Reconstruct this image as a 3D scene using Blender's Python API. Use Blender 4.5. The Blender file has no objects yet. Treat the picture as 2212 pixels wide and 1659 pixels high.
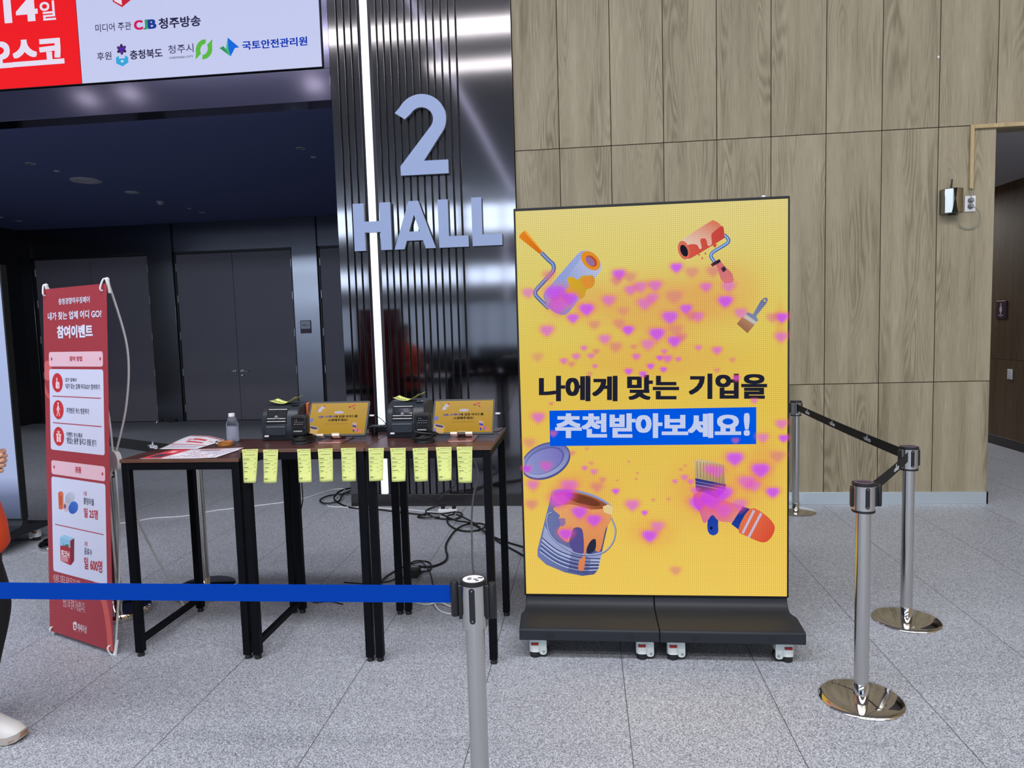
import bpy, bmesh, math, random
import numpy as np
from mathutils import Vector, Matrix

C = bpy.context.scene.collection
SC = bpy.context.scene
PI = math.pi

# ------------------------------------------------------------------ camera
def cam_matrix(loc, yaw, pit, rol):
    f = Vector((math.sin(yaw)*math.cos(pit), math.cos(yaw)*math.cos(pit), math.sin(pit)))
    r0 = Vector((math.cos(yaw), -math.sin(yaw), 0)); u0 = r0.cross(f)
    r = r0*math.cos(rol) + u0*math.sin(rol); u = -r0*math.sin(rol) + u0*math.cos(rol)
    m = Matrix((r, u, -f)).transposed().to_4x4(); m.translation = loc
    return m
cd = bpy.data.cameras.new('camera'); cam = bpy.data.objects.new('camera', cd); C.objects.link(cam)
cd.sensor_fit = 'HORIZONTAL'; cd.sensor_width = 36.0; cd.lens = 1505.37/2212*36.0
cd.clip_start = 0.05; cd.clip_end = 200
cam.matrix_world = cam_matrix((0.183, -6.291, 1.645), -0.105273, -0.0824946, -0.0297387)
SC.camera = cam

# ------------------------------------------------------------------ world, lights, exposure
def lin(c):
    return tuple(((v/255)/12.92 if v/255 <= .04045 else ((v/255+.055)/1.055)**2.4) for v in c)
w = bpy.data.worlds.new('sky'); SC.world = w; w.use_nodes = True
bg = w.node_tree.nodes['Background']; bg.inputs[0].default_value = (.62, .78, 1.0, 1); bg.inputs[1].default_value = 1.3
def area(name, loc, size, power, col, direction):
    l = bpy.data.lights.new(name, 'AREA'); l.shape = 'RECTANGLE'; l.size, l.size_y = size; l.energy = power; l.color = col
    o = bpy.data.objects.new(name, l); C.objects.link(o); o.location = loc
    o.rotation_euler = Vector(direction).to_track_quat('-Z', 'Y').to_euler()
    return o
LK = .362
# ceiling cove lamps of the lobby (long strips running across the hall)
area('overhead_light', (-1, -9.5, 8.22), (18, .7), 1550*LK, (1, .97, .92), (0, 0, -1))
area('overhead_light', (2.6, -11.75, 8.22), (12.4, .7), 720*LK, (1, .97, .92), (0, 0, -1))
# unseen broad overhead light, added for the hall's general illumination
area('overhead_light', (-1, -6.6, 8.22), (20, 1.2), 3000*LK, (.95, .97, 1), (0, 0, -1))
# daylight coming in through the glazed facade behind the camera
area('daylight_upper', (-13.5, -30.3, 7.3), (44, 1.3), 4600*LK, (.70, .84, 1), (0, 1, -.05))
area('daylight_middle', (-13.5, -30.3, 4.35), (44, .8), 2400*LK, (.70, .84, 1), (0, 1, 0))
area('daylight_lower', (-13.5, -30.3, 1.7), (44, 2.6), 250*LK, (.70, .84, 1), (0, 1, 0))
# unseen fill light added to brighten the corridor beyond the right-hand opening
area('corridor_fill', (4.6, 6.0, 3.1), (.8, 4.0), 110, (1, .97, .93), (0, 0, -1))
SC.cycles.transparent_max_bounces = 48; SC.cycles.min_transparent_bounces = 24
SC.view_settings.view_transform = 'Standard'; SC.view_settings.look = 'None'
SC.view_settings.exposure = 0.0; SC.view_settings.gamma = 1.0; SC.view_settings.use_curve_mapping = False

# ------------------------------------------------------------------ materials
def mat(name, col, rough=.5, metal=0.0, spec=.5, emit=None, es=1.0, trans=0.0, ior=1.45, coat=0.0):
    m = bpy.data.materials.new(name); m.use_nodes = True
    b = m.node_tree.nodes['Principled BSDF']
    b.inputs['Base Color'].default_value = (*lin(col), 1)
    b.inputs['Roughness'].default_value = rough; b.inputs['Metallic'].default_value = metal
    b.inputs['Specular IOR Level'].default_value = spec; b.inputs['IOR'].default_value = ior
    b.inputs['Transmission Weight'].default_value = trans; b.inputs['Coat Weight'].default_value = coat
    if emit is not None:
        b.inputs['Emission Color'].default_value = (*lin(emit), 1); b.inputs['Emission Strength'].default_value = es
    return m
class NT:
    def __init__(s, m):
        s.m = m; s.t = m.node_tree; s.b = s.t.nodes.get('Principled BSDF')
    def n(s, typ, **kw):
        nd = s.t.nodes.new(typ)
        for k, v in kw.items(): setattr(nd, k, v)
        return nd
    def set(s, sock, v):
        if hasattr(v, 'links') or isinstance(v, bpy.types.NodeSocket): s.t.links.new(v, sock)
        else: sock.default_value = v
    def math(s, op, a, b=0.0, c=0.0, clamp=False):
        nd = s.n('ShaderNodeMath', operation=op, use_clamp=clamp)
        s.set(nd.inputs[0], a); s.set(nd.inputs[1], b)
        if op in ('MULTIPLY_ADD', 'COMPARE', 'SMOOTH_MIN'): s.set(nd.inputs[2], c)
        return nd.outputs[0]
    def vmul(s, v, sc):
        nd = s.n('ShaderNodeVectorMath', operation='MULTIPLY'); s.set(nd.inputs[0], v); nd.inputs[1].default_value = sc; return nd.outputs[0]
    def vadd(s, a, b):
        nd = s.n('ShaderNodeVectorMath', operation='ADD'); s.set(nd.inputs[0], a); s.set(nd.inputs[1], b); return nd.outputs[0]
    def noise(s, vec, scale, detail=2.0, rough=.5, dist=0.0):
        nd = s.n('ShaderNodeTexNoise'); s.set(nd.inputs['Vector'], vec); nd.inputs['Scale'].default_value = scale
        nd.inputs['Detail'].default_value = detail; nd.inputs['Roughness'].default_value = rough; nd.inputs['Distortion'].default_value = dist
        return nd.outputs['Fac']
    def ramp(s, f, stops, interp='LINEAR'):
        nd = s.n('ShaderNodeValToRGB'); nd.color_ramp.interpolation = interp
        e = nd.color_ramp.elements
        while len(e) < len(stops): e.new(.5)
        for i, (p, c) in enumerate(stops): e[i].position = p; e[i].color = (*lin(c), 1)
        s.set(nd.inputs[0], f); return nd.outputs[0]
    def mix(s, f, a, b, mode='MIX'):
        nd = s.n('ShaderNodeMix', data_type='RGBA', blend_type=mode)
        s.set(nd.inputs[0], f)
        for k, v in ((6, a), (7, b)):
            if isinstance(v, tuple): nd.inputs[k].default_value = (*v, 1) if len(v) == 3 else v
            else: s.t.links.new(v, nd.inputs[k])
        return nd.outputs[2]
    def obj(s): return s.n('ShaderNodeTexCoord').outputs['Object']
    def bump(s, h, strength, dist):
        nd = s.n('ShaderNodeBump'); nd.inputs['Strength'].default_value = strength; nd.inputs['Distance'].default_value = dist
        s.set(nd.inputs['Height'], h); s.t.links.new(nd.outputs[0], s.b.inputs['Normal'])
    def base(s, c): s.t.links.new(c, s.b.inputs['Base Color'])

def wood_mat(name, dark, mid, light, panel=True):
    m = mat(name, mid, .55, spec=.3); t = NT(m)
    p = t.obj()
    if panel:
        rnd = t.n('ShaderNodeNewGeometry').outputs['Random Per Island']
        cmb = t.n('ShaderNodeCombineXYZ'); t.set(cmb.inputs[0], t.math('MULTIPLY', rnd, 37.0)); t.set(cmb.inputs[2], t.math('MULTIPLY', rnd, 11.0)); p2 = t.vadd(p, cmb.outputs[0])
    else: p2 = p
    broad = t.noise(t.vmul(p2, (7, 7, .35)), 1.0, 3, .55)
    fine = t.noise(t.vmul(p2, (230, 230, 5.0)), 1.0, 3, .6)
    cat = t.noise(t.vmul(p2, (5.2, 5.2, .5)), 1.0, 1.5, .4, .25)
    ring = t.math('SINE', t.math('MULTIPLY', cat, 150.0))
    ring = t.math('MULTIPLY_ADD', ring, .5, .5)
    msk = t.ramp(t.noise(t.vmul(p2, (3.5, 3.5, .6)), 1.3, 1), [(.45, (0, 0, 0)), (.62, (255, 255, 255))])
    ring = t.math('MULTIPLY', ring, msk)
    f = t.math('ADD', t.math('MULTIPLY', broad, .56), t.math('MULTIPLY', fine, .56))
    f = t.math('SUBTRACT', f, t.math('MULTIPLY', ring, .17))
    col = t.ramp(f, [(.30, dark), (.52, mid), (.78, light)])
    t.base(col)
    t.bump(fine, .12, .002)
    return m
M = {}
M['oak'] = wood_mat('oak_panel', (110, 101, 82), (144, 134, 113), (170, 160, 138))
M['oak_trim'] = wood_mat('oak_trim', (150, 130, 96), (176, 155, 118), (192, 172, 134), False)
M['walnut'] = wood_mat('corridor_wood', (74, 60, 47), (98, 81, 63), (118, 99, 78))
M['joint'] = mat('panel_joint', (34, 24, 20), .9, spec=.1)

def floor_mat():
    m = mat('granite_floor', (150, 150, 155), .42, spec=.35); t = NT(m); p = t.obj()
    v1 = t.n('ShaderNodeTexVoronoi'); t.set(v1.inputs['Vector'], p); v1.inputs['Scale'].default_value = 270
    cell = t.n('ShaderNodeSeparateColor'); t.t.links.new(v1.outputs['Color'], cell.inputs[0])
    n1 = t.noise(p, 150, 3, .7); n2 = t.noise(p, 1.1, 3, .5)
    f = t.math('ADD', t.math('MULTIPLY', cell.outputs[0], .55), t.math('MULTIPLY', n1, .5))
    f = t.math('ADD', f, t.math('MULTIPLY', t.math('SUBTRACT', n2, .5), .12))
    col = t.ramp(f, [(.22, (86, 89, 98)), (.5, (146, 150, 161)), (.8, (194, 198, 208))])
    sp = t.n('ShaderNodeSeparateXYZ'); t.set(sp.inputs[0], p)
    def line(c, off, pitch, wid):
        a = t.math('ABSOLUTE', t.math('SUBTRACT', t.math('FRACT', t.math('DIVIDE', t.math('SUBTRACT', c, off-pitch*.5), pitch)), .5))
        return t.math('LESS_THAN', a, wid/pitch)
    l1 = line(sp.outputs[0], -2.84, .6343, .0021); l2 = line(sp.outputs[1], -3.045, 1.2425, .0012)
    col = t.mix(t.math('MULTIPLY', l2, .45), col, lin((80, 78, 84)))
    col = t.mix(t.math('MULTIPLY', l1, .85), col, lin((66, 64, 70)))
    t.base(col)
    t.set(t.b.inputs['Roughness'], t.math('MULTIPLY_ADD', cell.outputs[1], .2, .36))
    return m
M['floor'] = floor_mat()

def steel_mat(name, col, rough, bump=.0, stretch=(1, 1, 1)):
    m = mat(name, col, rough, 1.0); t = NT(m)
    if bump:
        p = t.obj(); n = t.noise(t.vmul(p, stretch), 1.0, 2, .5)
        t.bump(n, bump, .02)
    return m
M['pillar_steel'] = steel_mat('pillar_steel', (112, 110, 115), .07, .012, (1.4, 1.4, 2.6))
M['beam_steel'] = steel_mat('beam_steel', (112, 110, 140), .11, .012, (2.2, 2.2, 1.0))
M['dark_steel'] = steel_mat('dark_steel', (124, 124, 132), .16, .05, (1.5, 1.5, 2.0))
M['skirting'] = steel_mat('skirting_steel', (216, 228, 238), .45, .04, (3, 3, 1))
M['plinth'] = mat('pillar_plinth', (78, 76, 78), .3, .9)
M['groove'] = mat('groove_black', (22, 21, 24), .5)
M['chrome'] = steel_mat('chrome', (206, 202, 200), .06)
M['pole_steel'] = steel_mat('brushed_pole', (198, 197, 196), .18)
M['satin_box'] = mat('polished_box', (168, 166, 160), .2, 1.0)
M['satin'] = mat('satin_steel', (190, 190, 192), .3, 1.0)
M['black_plastic'] = mat('black_plastic', (26, 27, 31), .42)
M['black_matte'] = mat('black_matte', (18, 19, 22), .6)
M['black_gloss'] = mat('black_gloss', (12, 13, 16), .08)
M['black_metal'] = mat('black_painted_metal', (8, 10, 16), .5, spec=.12)
M['charcoal'] = mat('charcoal_paint', (36, 39, 46), .5, spec=.35)
M['navy_plastic'] = mat('navy_black_plastic', (36, 41, 50), .38)
M['smoke_clear'] = mat('smoky_window', (34, 36, 40), .05, coat=.5)
M['belt_black'] = mat('black_webbing', (10, 10, 13), .75)
M['belt_blue'] = mat('blue_webbing', (4, 60, 160), .8, spec=.05)
M['white_plastic'] = mat('white_plastic', (222, 222, 228), .4)
M['white_metal'] = mat('white_caster', (214, 222, 222), .35)
M['cable_white'] = mat('white_cable', (205, 208, 214), .45)
M['cable_grey'] = mat('grey_cable', (128, 130, 132), .5)
M['cable_black'] = mat('black_cable', (14, 14, 16), .45)
M['red_plastic'] = mat('red_plastic', (150, 30, 34), .4)
M['letter_face'] = mat('blue_grey_letter', (147, 163, 203), .45)
M['letter_side'] = mat('letter_return', (128, 134, 142), .4, .3)
M['door'] = mat('door_laminate', (114, 109, 119), .45, spec=.35)
M['door_frame'] = mat('door_frame', (34, 33, 37), .4)
M['vest_ceiling'] = mat('navy_ceiling', (84, 95, 142), .7)
M['vest_wall'] = mat('dark_wall', (32, 32, 38), .5)
M['ceiling_white'] = mat('lobby_ceiling', (196, 196, 198), .8)
M['wall_grey'] = mat('lobby_wall', (150, 148, 146), .7)
M['corridor_ceiling'] = mat('corridor_ceiling', (176, 176, 182), .8)
M['lamp_trim'] = mat('lamp_trim', (170, 172, 184), .4)
M['lamp_dark'] = mat('lamp_reflector', (92, 94, 108), .3, .6)
M['strip_glow'] = mat('lit_diffuser', (240, 240, 250), .5, emit=(226, 230, 255), es=1.25)
M['line_glow'] = mat('line_lamp', (240, 240, 250), .5, emit=(226, 226, 255), es=3.0)
M['rose'] = mat('rose_gold_metal', (188, 140, 136), .28, .85)
M['cream'] = mat('cream_rubber', (226, 214, 204), .5)
M['paper_yellow'] = mat('yellow_paper', (212, 220, 136), .7, spec=.2)
M['paper_white'] = mat('white_paper', (218, 216, 228), .6)
M['clear'] = mat('clear_plastic', (240, 244, 250), .05, trans=1.0, ior=1.2)
M['water'] = mat('water', (214, 218, 236), .12, trans=.45, ior=1.33)
M['tape'] = mat('amber_tape', (204, 128, 58), .3)
M['plum'] = mat('plum_sign', (58, 34, 62), .4)
M['skin'] = mat('skin', (206, 158, 138), .5)
M['vest_orange'] = mat('orange_cloth', (228, 74, 28), .8)
M['trousers'] = mat('black_cloth', (14, 15, 19), .8)
M['shoe_white'] = mat('white_leather', (208, 206, 208), .6)
M['shoe_sole'] = mat('shoe_sole', (176, 168, 164), .7)
M['gum'] = mat('gum_rubber', (158, 116, 96), .7)
M['hair'] = mat('black_hair', (20, 17, 16), .5)
M['glass'] = mat('facade_glass', (235, 240, 245), .02, trans=1.0, ior=1.05)

def table_mat(name, dark, mid, light, rough):
    m = mat(name, mid, rough, spec=.5); t = NT(m); p = t.obj()
    g = t.noise(t.vmul(p, (3, 60, 60)), 1.0, 4, .6, .3); b = t.noise(t.vmul(p, (1.2, 9, 9)), 1.0, 2)
    f = t.math('ADD', t.math('MULTIPLY', g, .6), t.math('MULTIPLY', b, .4))
    t.base(t.ramp(f, [(.3, dark), (.5, mid), (.72, light)])); return m
M['table_top'] = table_mat('mahogany_laminate', (46, 28, 28), (72, 44, 42), (92, 60, 54), .3)
M['table_edge'] = table_mat('walnut_edge_band', (66, 44, 36), (94, 66, 53), (112, 82, 66), .4)

def attr_mat(name, emissive, grid=0.0, pitch=.0098, strength=1.0):
    m = bpy.data.materials.new(name); m.use_nodes = True; nt = m.node_tree
    t = NT(m)
    a = t.n('ShaderNodeAttribute', attribute_name='Col')
    if not emissive:
        t.base(a.outputs['Color']); t.b.inputs['Roughness'].default_value = .55; return m
    nt.nodes.remove(t.b)
    em = t.n('ShaderNodeEmission'); out = nt.nodes['Material Output']
    col = a.outputs['Color']
    if grid:
        sp = t.n('ShaderNodeSeparateXYZ'); t.set(sp.inputs[0], t.obj())
        def dots(c):
            s = t.math('COSINE', t.math('MULTIPLY', c, 2*PI/pitch))
            return t.math('POWER', t.math('MULTIPLY_ADD', s, .5, .5), 3.0)
        g = t.math('MAXIMUM', dots(sp.outputs[0]), dots(sp.outputs[2]))
        g = t.math('SUBTRACT', 1.0, t.math('MULTIPLY', g, grid))
        col = t.mix(1.0, col, g, 'MULTIPLY')
    nt.links.new(col, em.inputs[0]); em.inputs[1].default_value = strength
    tr = t.n('ShaderNodeBsdfTransparent'); mx = t.n('ShaderNodeMixShader')
    nt.links.new(a.outputs['Alpha'], mx.inputs[0]); nt.links.new(tr.outputs[0], mx.inputs[1]); nt.links.new(em.outputs[0], mx.inputs[2])
    nt.links.new(mx.outputs[0], out.inputs[0])
    return m
M['print'] = attr_mat('printed_ink', False)
M['led'] = attr_mat('led_pixels', True, .26)
M['led_far'] = attr_mat('led_pixels_far', True, .16, .016)
M['lcd'] = attr_mat('lcd_pixels', True, 0.0, strength=1.0)

# ------------------------------------------------------------------ mesh helpers
class MB:
    def __init__(s): s.bm = bmesh.new(); s.mats = []
    def _mi(s, m):
        if m is None: return 0
        if m not in s.mats: s.mats.append(m)
        return s.mats.index(m)
    def box(s, lo, hi, m=None):
        x0, y0, z0 = lo; x1, y1, z1 = hi; v = [s.bm.verts.new(p) for p in ((x0,y0,z0),(x1,y0,z0),(x1,y1,z0),(x0,y1,z0),(x0,y0,z1),(x1,y0,z1),(x1,y1,z1),(x0,y1,z1))]
        k = s._mi(m)
        for f in ((0,3,2,1),(4,5,6,7),(0,1,5,4),(1,2,6,5),(2,3,7,6),(3,0,4,7)):
            s.bm.faces.new([v[i] for i in f]).material_index = k
        return s
    def prism(s, pts, d, m=None):
        """pts: closed list of 3-D points (planar); d: extrusion vector"""
        d = Vector(d); a = [s.bm.verts.new(p) for p in pts]; b = [s.bm.verts.new(Vector(p)+d) for p in pts]; k = s._mi(m); n = len(a)
        s.bm.faces.new(a[::-1]).material_index = k; s.bm.faces.new(b).material_index = k
        for i in range(n): s.bm.faces.new((a[i], a[(i+1) % n], b[(i+1) % n], b[i])).material_index = k
        return s
    def lathe(s, prof, c=(0,0,0), axis='Z', n=32, m=None):
        k = s._mi(m); rings = []
        R = {'Z': Matrix.Identity(3), 'Y': Matrix(((1,0,0),(0,0,1),(0,-1,0))), 'X': Matrix(((0,0,1),(0,1,0),(-1,0,0)))}[axis]
        for r, z in prof:
            if r < 1e-6: rings.append([s.bm.verts.new(R @ Vector((0,0,z)) + Vector(c))])
            else: rings.append([s.bm.verts.new(R @ Vector((r*math.cos(2*PI*i/n), r*math.sin(2*PI*i/n), z)) + Vector(c)) for i in range(n)])
        for a, b in zip(rings, rings[1:]):
            if len(a) == 1 and len(b) == 1: continue
            for i in range(n):
                j = (i+1) % n
                vs = [a[0], b[j], b[i]] if len(a) == 1 else ([a[i], a[j], b[0]] if len(b) == 1 else [a[i], a[j], b[j], b[i]])
                s.bm.faces.new(vs).material_index = k
        return s
    def cyl(s, c, r, z0, z1, n=28, m=None, axis='Z'):
        return s.lathe([(0,z0),(r,z0),(r,z1),(0,z1)], c, axis, n, m)
    def tube(s, pts, r, n=10, m=None, cap=True):
        k = s._mi(m); pts = [Vector(p) for p in pts]; N = len(pts); rs = r if isinstance(r, (list, tuple)) else [r]*N
        prev = None; rings = []
        for i, p in enumerate(pts):
            t = (pts[min(i+1, N-1)]-pts[max(i-1, 0)]).normalized()
            if prev is None:
                a = Vector((0,0,1)) if abs(t.z) < .9 else Vector((1,0,0)); u = t.cross(a).normalized()
            else:
                u = (prev - t*prev.dot(t)).normalized()
            prev = u; v = t.cross(u)
            rings.append([s.bm.verts.new(p + (u*math.cos(2*PI*q/n)+v*math.sin(2*PI*q/n))*rs[i]) for q in range(n)])
        for a, b in zip(rings, rings[1:]):
            for q in range(n): s.bm.faces.new((a[q], a[(q+1) % n], b[(q+1) % n], b[q])).material_index = k
        if cap:
            s.bm.faces.new(rings[0][::-1]).material_index = k; s.bm.faces.new(rings[-1]).material_index = k
        return s
    def loft(s, rings, m=None, cap=True, closed=True):
        k = s._mi(m); R = [[s.bm.verts.new(p) for p in r] for r in rings]; n = len(R[0])
        for a, b in zip(R, R[1:]):
            for q in range(n if closed else n-1): s.bm.faces.new((a[q], a[(q+1) % n], b[(q+1) % n], b[q])).material_index = k
        if cap and closed:
            s.bm.faces.new(R[0][::-1]).material_index = k; s.bm.faces.new(R[-1]).material_index = k
        return s
    def build(s, name, m=None, parent=None, smooth=False, bevel=0.0, bseg=2, kind=None, label=None, solid=0.0, sub=0):
        me = bpy.data.meshes.new(name)
        bmesh.ops.recalc_face_normals(s.bm, faces=s.bm.faces[:])
        s.bm.to_mesh(me); s.bm.free()
        for x in (s.mats or [m]): me.materials.append(x if not isinstance(x, str) else M[x])
        o = bpy.data.objects.new(name, me); C.objects.link(o)
        if parent is not None: o.parent = parent
        if solid:
            q = o.modifiers.new('solid', 'SOLIDIFY'); q.thickness = solid; q.offset = 0
        if bevel:
            q = o.modifiers.new('bevel', 'BEVEL'); q.width = bevel; q.segments = bseg; q.limit_method = 'ANGLE'; q.angle_limit = .6
        if sub:
            q = o.modifiers.new('sub', 'SUBSURF'); q.levels = sub; q.render_levels = sub
        if smooth or bevel:
            for p in me.polygons: p.use_smooth = True
            try: me.set_sharp_from_angle(angle=.7)
            except Exception: pass
        if kind: o['kind'] = kind
        if label: o['label'] = label
        return o
def tag(o, label, cat, group=None, kind=None):
    o['label'] = label; o['category'] = cat
    if group: o['group'] = group
    if kind: o['kind'] = kind
    return o
def thing(name, label, cat, loc=(0,0,0), rz=0.0, group=None, rot=None):
    o = bpy.data.objects.new(name, None); C.objects.link(o); o.empty_display_size = .1
    o.location = loc; o.rotation_euler = rot or (0, 0, rz)
    return tag(o, label, cat, group)
def struct(o): o['kind'] = 'structure'; return o
def kids(o): return [c for c in bpy.data.objects if c.parent == o]
def dup(root, loc, rz=None, label=None):
    def rec(o, par):
        c = o.copy(); C.objects.link(c)
        if par is not None: c.parent = par
        for ch in kids(o): rec(ch, c)
        return c
    r = rec(root, None); r.location = loc
    if rz is not None: r.rotation_euler = (0, 0, rz)
    if label: r['label'] = label
    return r
def spline(pts, sub=6):
    pts = [Vector(p) for p in pts]; out = []
    for i in range(len(pts)-1):
        p0, p1, p2, p3 = pts[max(i-1,0)], pts[i], pts[i+1], pts[min(i+2,len(pts)-1)]
        for k in range(sub):
            t = k/sub
            out.append(.5*((2*p1)+(p2-p0)*t+(2*p0-5*p1+4*p2-p3)*t*t+(3*p1-p0-3*p2+p3)*t**3))
    out.append(pts[-1]); return out
def rrect(x0, y0, x1, y1, r, n=4):
    P = []
    for cx, cy, a0 in ((x1-r, y0+r, -90), (x1-r, y1-r, 0), (x0+r, y1-r, 90), (x0+r, y0+r, 180)):
        for i in range(n+1):
            a = math.radians(a0+90*i/n); P.append((cx+r*math.cos(a), cy+r*math.sin(a)))
    return P
def ellipse(cx, cy, a, b, rot=0, n=28, a0=0, a1=360):
    c, s_ = math.cos(math.radians(rot)), math.sin(math.radians(rot)); P = []
    full = abs(a1-a0) >= 360
    for i in range(n if full else n+1):
        t = math.radians(a0+(a1-a0)*i/n); x, y = a*math.cos(t), b*math.sin(t); P.append((cx+x*c-y*s_, cy+x*s_+y*c))
    return P

# ------------------------------------------------------------------ flat prints (screens, posters, signs)
_txt = {}
def text_geo(s, bold=0.0):
    key = (s, bold)
    if key not in _txt:
        c = bpy.data.curves.new('t', 'FONT'); c.body = s; c.size = 1; c.offset = min(bold, .012); c.resolution_u = 4 if bold > .03 else 3
        o = bpy.data.objects.new('t', c); C.objects.link(o)
        dg = bpy.context.evaluated_depsgraph_get(); me = bpy.data.meshes.new_from_object(o.evaluated_get(dg))
        V = [(v.co.x, v.co.y) for v in me.vertices]; F = [tuple(p.vertices) for p in me.polygons]
        bpy.data.objects.remove(o); bpy.data.curves.remove(c); bpy.data.meshes.remove(me)
        V = [(x, y, 0) for x, y in V]
        if bold > .014:     # heavy lettering: the glyph swept over a small square
            d = bold-.012; V0, F0 = V, F; V, F = [], []
            for sx, sy in ((-1,-1),(0,-1),(1,-1),(-1,0),(1,0),(-1,1),(0,1),(1,1)):
                k = len(V); V += [(x+sx*d, y+sy*d*.62, k//len(V0)) for x, y, _ in V0]; F += [tuple(i+k for i in f) for f in F0]
        xs = [v[0] for v in V]; ys = [v[1] for v in V]
        _txt[key] = (V, F, min(xs), max(xs), min(ys), max(ys))
    return _txt[key]
class Homog:
    def __init__(s, src, dst):
        A = []; b = []
        for (x, y), (u, v) in zip(src, dst):
            A.append([x,y,1,0,0,0,-u*x,-u*y]); b.append(u); A.append([0,0,0,x,y,1,-v*x,-v*y]); b.append(v)
        s.h = np.append(np.linalg.solve(np.array(A, float), np.array(b, float)), 1).reshape(3, 3)
    def __call__(s, x, y):
        q = s.h @ np.array([x, y, 1.0]); return (q[0]/q[2], q[1]/q[2])
class Print:
    """collects flat coloured shapes in the (u, v) plane of a sheet; build() makes them ONE mesh with a colour attribute"""
    def __init__(s, O=(0,0,0), U=(1,0,0), V=(0,0,1), N=(0,-1,0), base=.0006, step=.00006, tf=None, bend=None):
        s.O, s.U, s.V, s.N = Vector(O), Vector(U), Vector(V), Vector(N); s.d = base; s.step = step
        s.vs = []; s.fs = []; s.cols = []; s.tf = tf or (lambda x, y: (x, y)); s.bend = bend
    def _add(s, pts, faces, cols, dz=None):
        k = len(s.vs)
        for q, (u, v) in enumerate(pts):
            dd = s.d+(dz[q] if dz else 0)
            p = s.O+s.U*u+s.V*v+s.N*dd
            if s.bend: p = s.bend(u, v, dd)
            s.vs.append(p)
        s.fs += [tuple(i+k for i in f) for f in faces]; s.cols += cols; s.d += s.step
    @staticmethod
    def rgba(c, a=1.0): return (*lin(c), a)
    def poly(s, pts, col, a=1.0, col2=None, ang=90, raw=False, sm=0):
        if sm:
            Q = [(x, y, 0) for x, y in pts]; q3 = spline(Q[-2:]+Q+Q[:2], sm); q3 = q3[2*sm:-(sm+1)-0]; pts = [(q.x, q.y) for q in q3][:len(pts)*sm]
        P = pts if raw else [s.tf(*p) for p in pts]
        if col2 is None: cols = [s.rgba(col, a)]*len(P)
        else:
            dx, dy = math.cos(math.radians(ang)), math.sin(math.radians(ang)); q = [p[0]*dx+p[1]*dy for p in P]; lo, hi = min(q), max(q)
            A, B = s.rgba(col, a), s.rgba(col2, a); cols = [tuple(A[i]+(B[i]-A[i])*(t-lo)/(hi-lo+1e-9) for i in range(4)) for t in q]
        s._add(P, [tuple(range(len(P)))], cols)
    def rect(s, x0, y0, x1, y1, col, **k): s.poly([(x0,y0),(x1,y0),(x1,y1),(x0,y1)], col, **k)
    def line(s, pts, wd, col, a=1.0, wd2=None, raw=False):
        P = [Vector(p if raw else s.tf(*p)) for p in pts]; L = []; R = []; n = len(P)
        for i, p in enumerate(P):
            t = (P[min(i+1,n-1)]-P[max(i-1,0)]).normalized(); nn = Vector((-t.y, t.x)); h = (wd+((wd2 if wd2 is not None else wd)-wd)*i/max(1,n-1))/2
            L.append(tuple(p+nn*h)); R.append(tuple(p-nn*h))
        F = [(i, i+1, n+i+1, n+i) for i in range(n-1)]
        s._add(L+R, F, [s.rgba(col, a)]*(2*n))
    def glow(s, cx, cy, rx, ry, col, a=1.0, core=.35, raw=False, heart=True, n=24, edge=None):
        c = (cx, cy) if raw else s.tf(cx, cy); P = [c]; cols = [s.rgba(col, a)]; F = []
        rings = ((core, a), (.6, a*.8), (.8, a*.38), (1.12, a*.08), (1.3, 0))
        ec = edge or col
        for fr, al in rings:
            for i in range(n):
                t = 2*PI*i/n; x, y = math.cos(t), math.sin(t)
                if heart: y = y*(.86 if y < 0 else .72) + (.20*abs(x) if True else 0); x = x*(1 - .32*max(0, -y)) 
                P.append((c[0]+rx*fr*x, c[1]+ry*fr*y)); cols.append(s.rgba(col if fr < .7 else ec, al))
        for i in range(n): F.append((0, 1+i, 1+(i+1) % n))
        for r in range(len(rings)-1):
            for i in range(n): F.append((1+r*n+i, 1+r*n+(i+1) % n, 1+(r+1)*n+(i+1) % n, 1+(r+1)*n+i))
        s._add(P, F, cols)
    def text(s, txt, x0, y0, x1, y1, col, bold=.0, raw=False, a=1.0, shear=0.0, cut=None):
        V, F, a0, a1, b0, b1 = text_geo(txt, bold)
        def f(p):
            u, v = (p[0]-a0)/(a1-a0), (p[1]-b0)/(b1-b0); x, y = x0+(x1-x0)*u+shear*(y0-y1)*v, y0+(y1-y0)*v
            return (x, y) if raw else s.tf(x, y)
        s._add([f(p) for p in V], F, [s.rgba(col, a)]*len(V), [p[2]*.000012 for p in V])
    def build(s, name, m, parent=None, label=None):
        me = bpy.data.meshes.new(name); me.from_pydata([tuple(v) for v in s.vs], [], s.fs); me.update()
        ca = me.color_attributes.new('Col', 'FLOAT_COLOR', 'POINT')
        ca.data.foreach_set('color', [x for c in s.cols for x in c])
        me.materials.append(M[m]); o = bpy.data.objects.new(name, me); C.objects.link(o)
        if parent is not None: o.parent = parent
        if label: o['label'] = label
        return o

# ================================================================== THE SETTING
struct(MB().box((-38, -31, -.2), (12, 13, 0)).build('floor', 'floor'))
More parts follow.
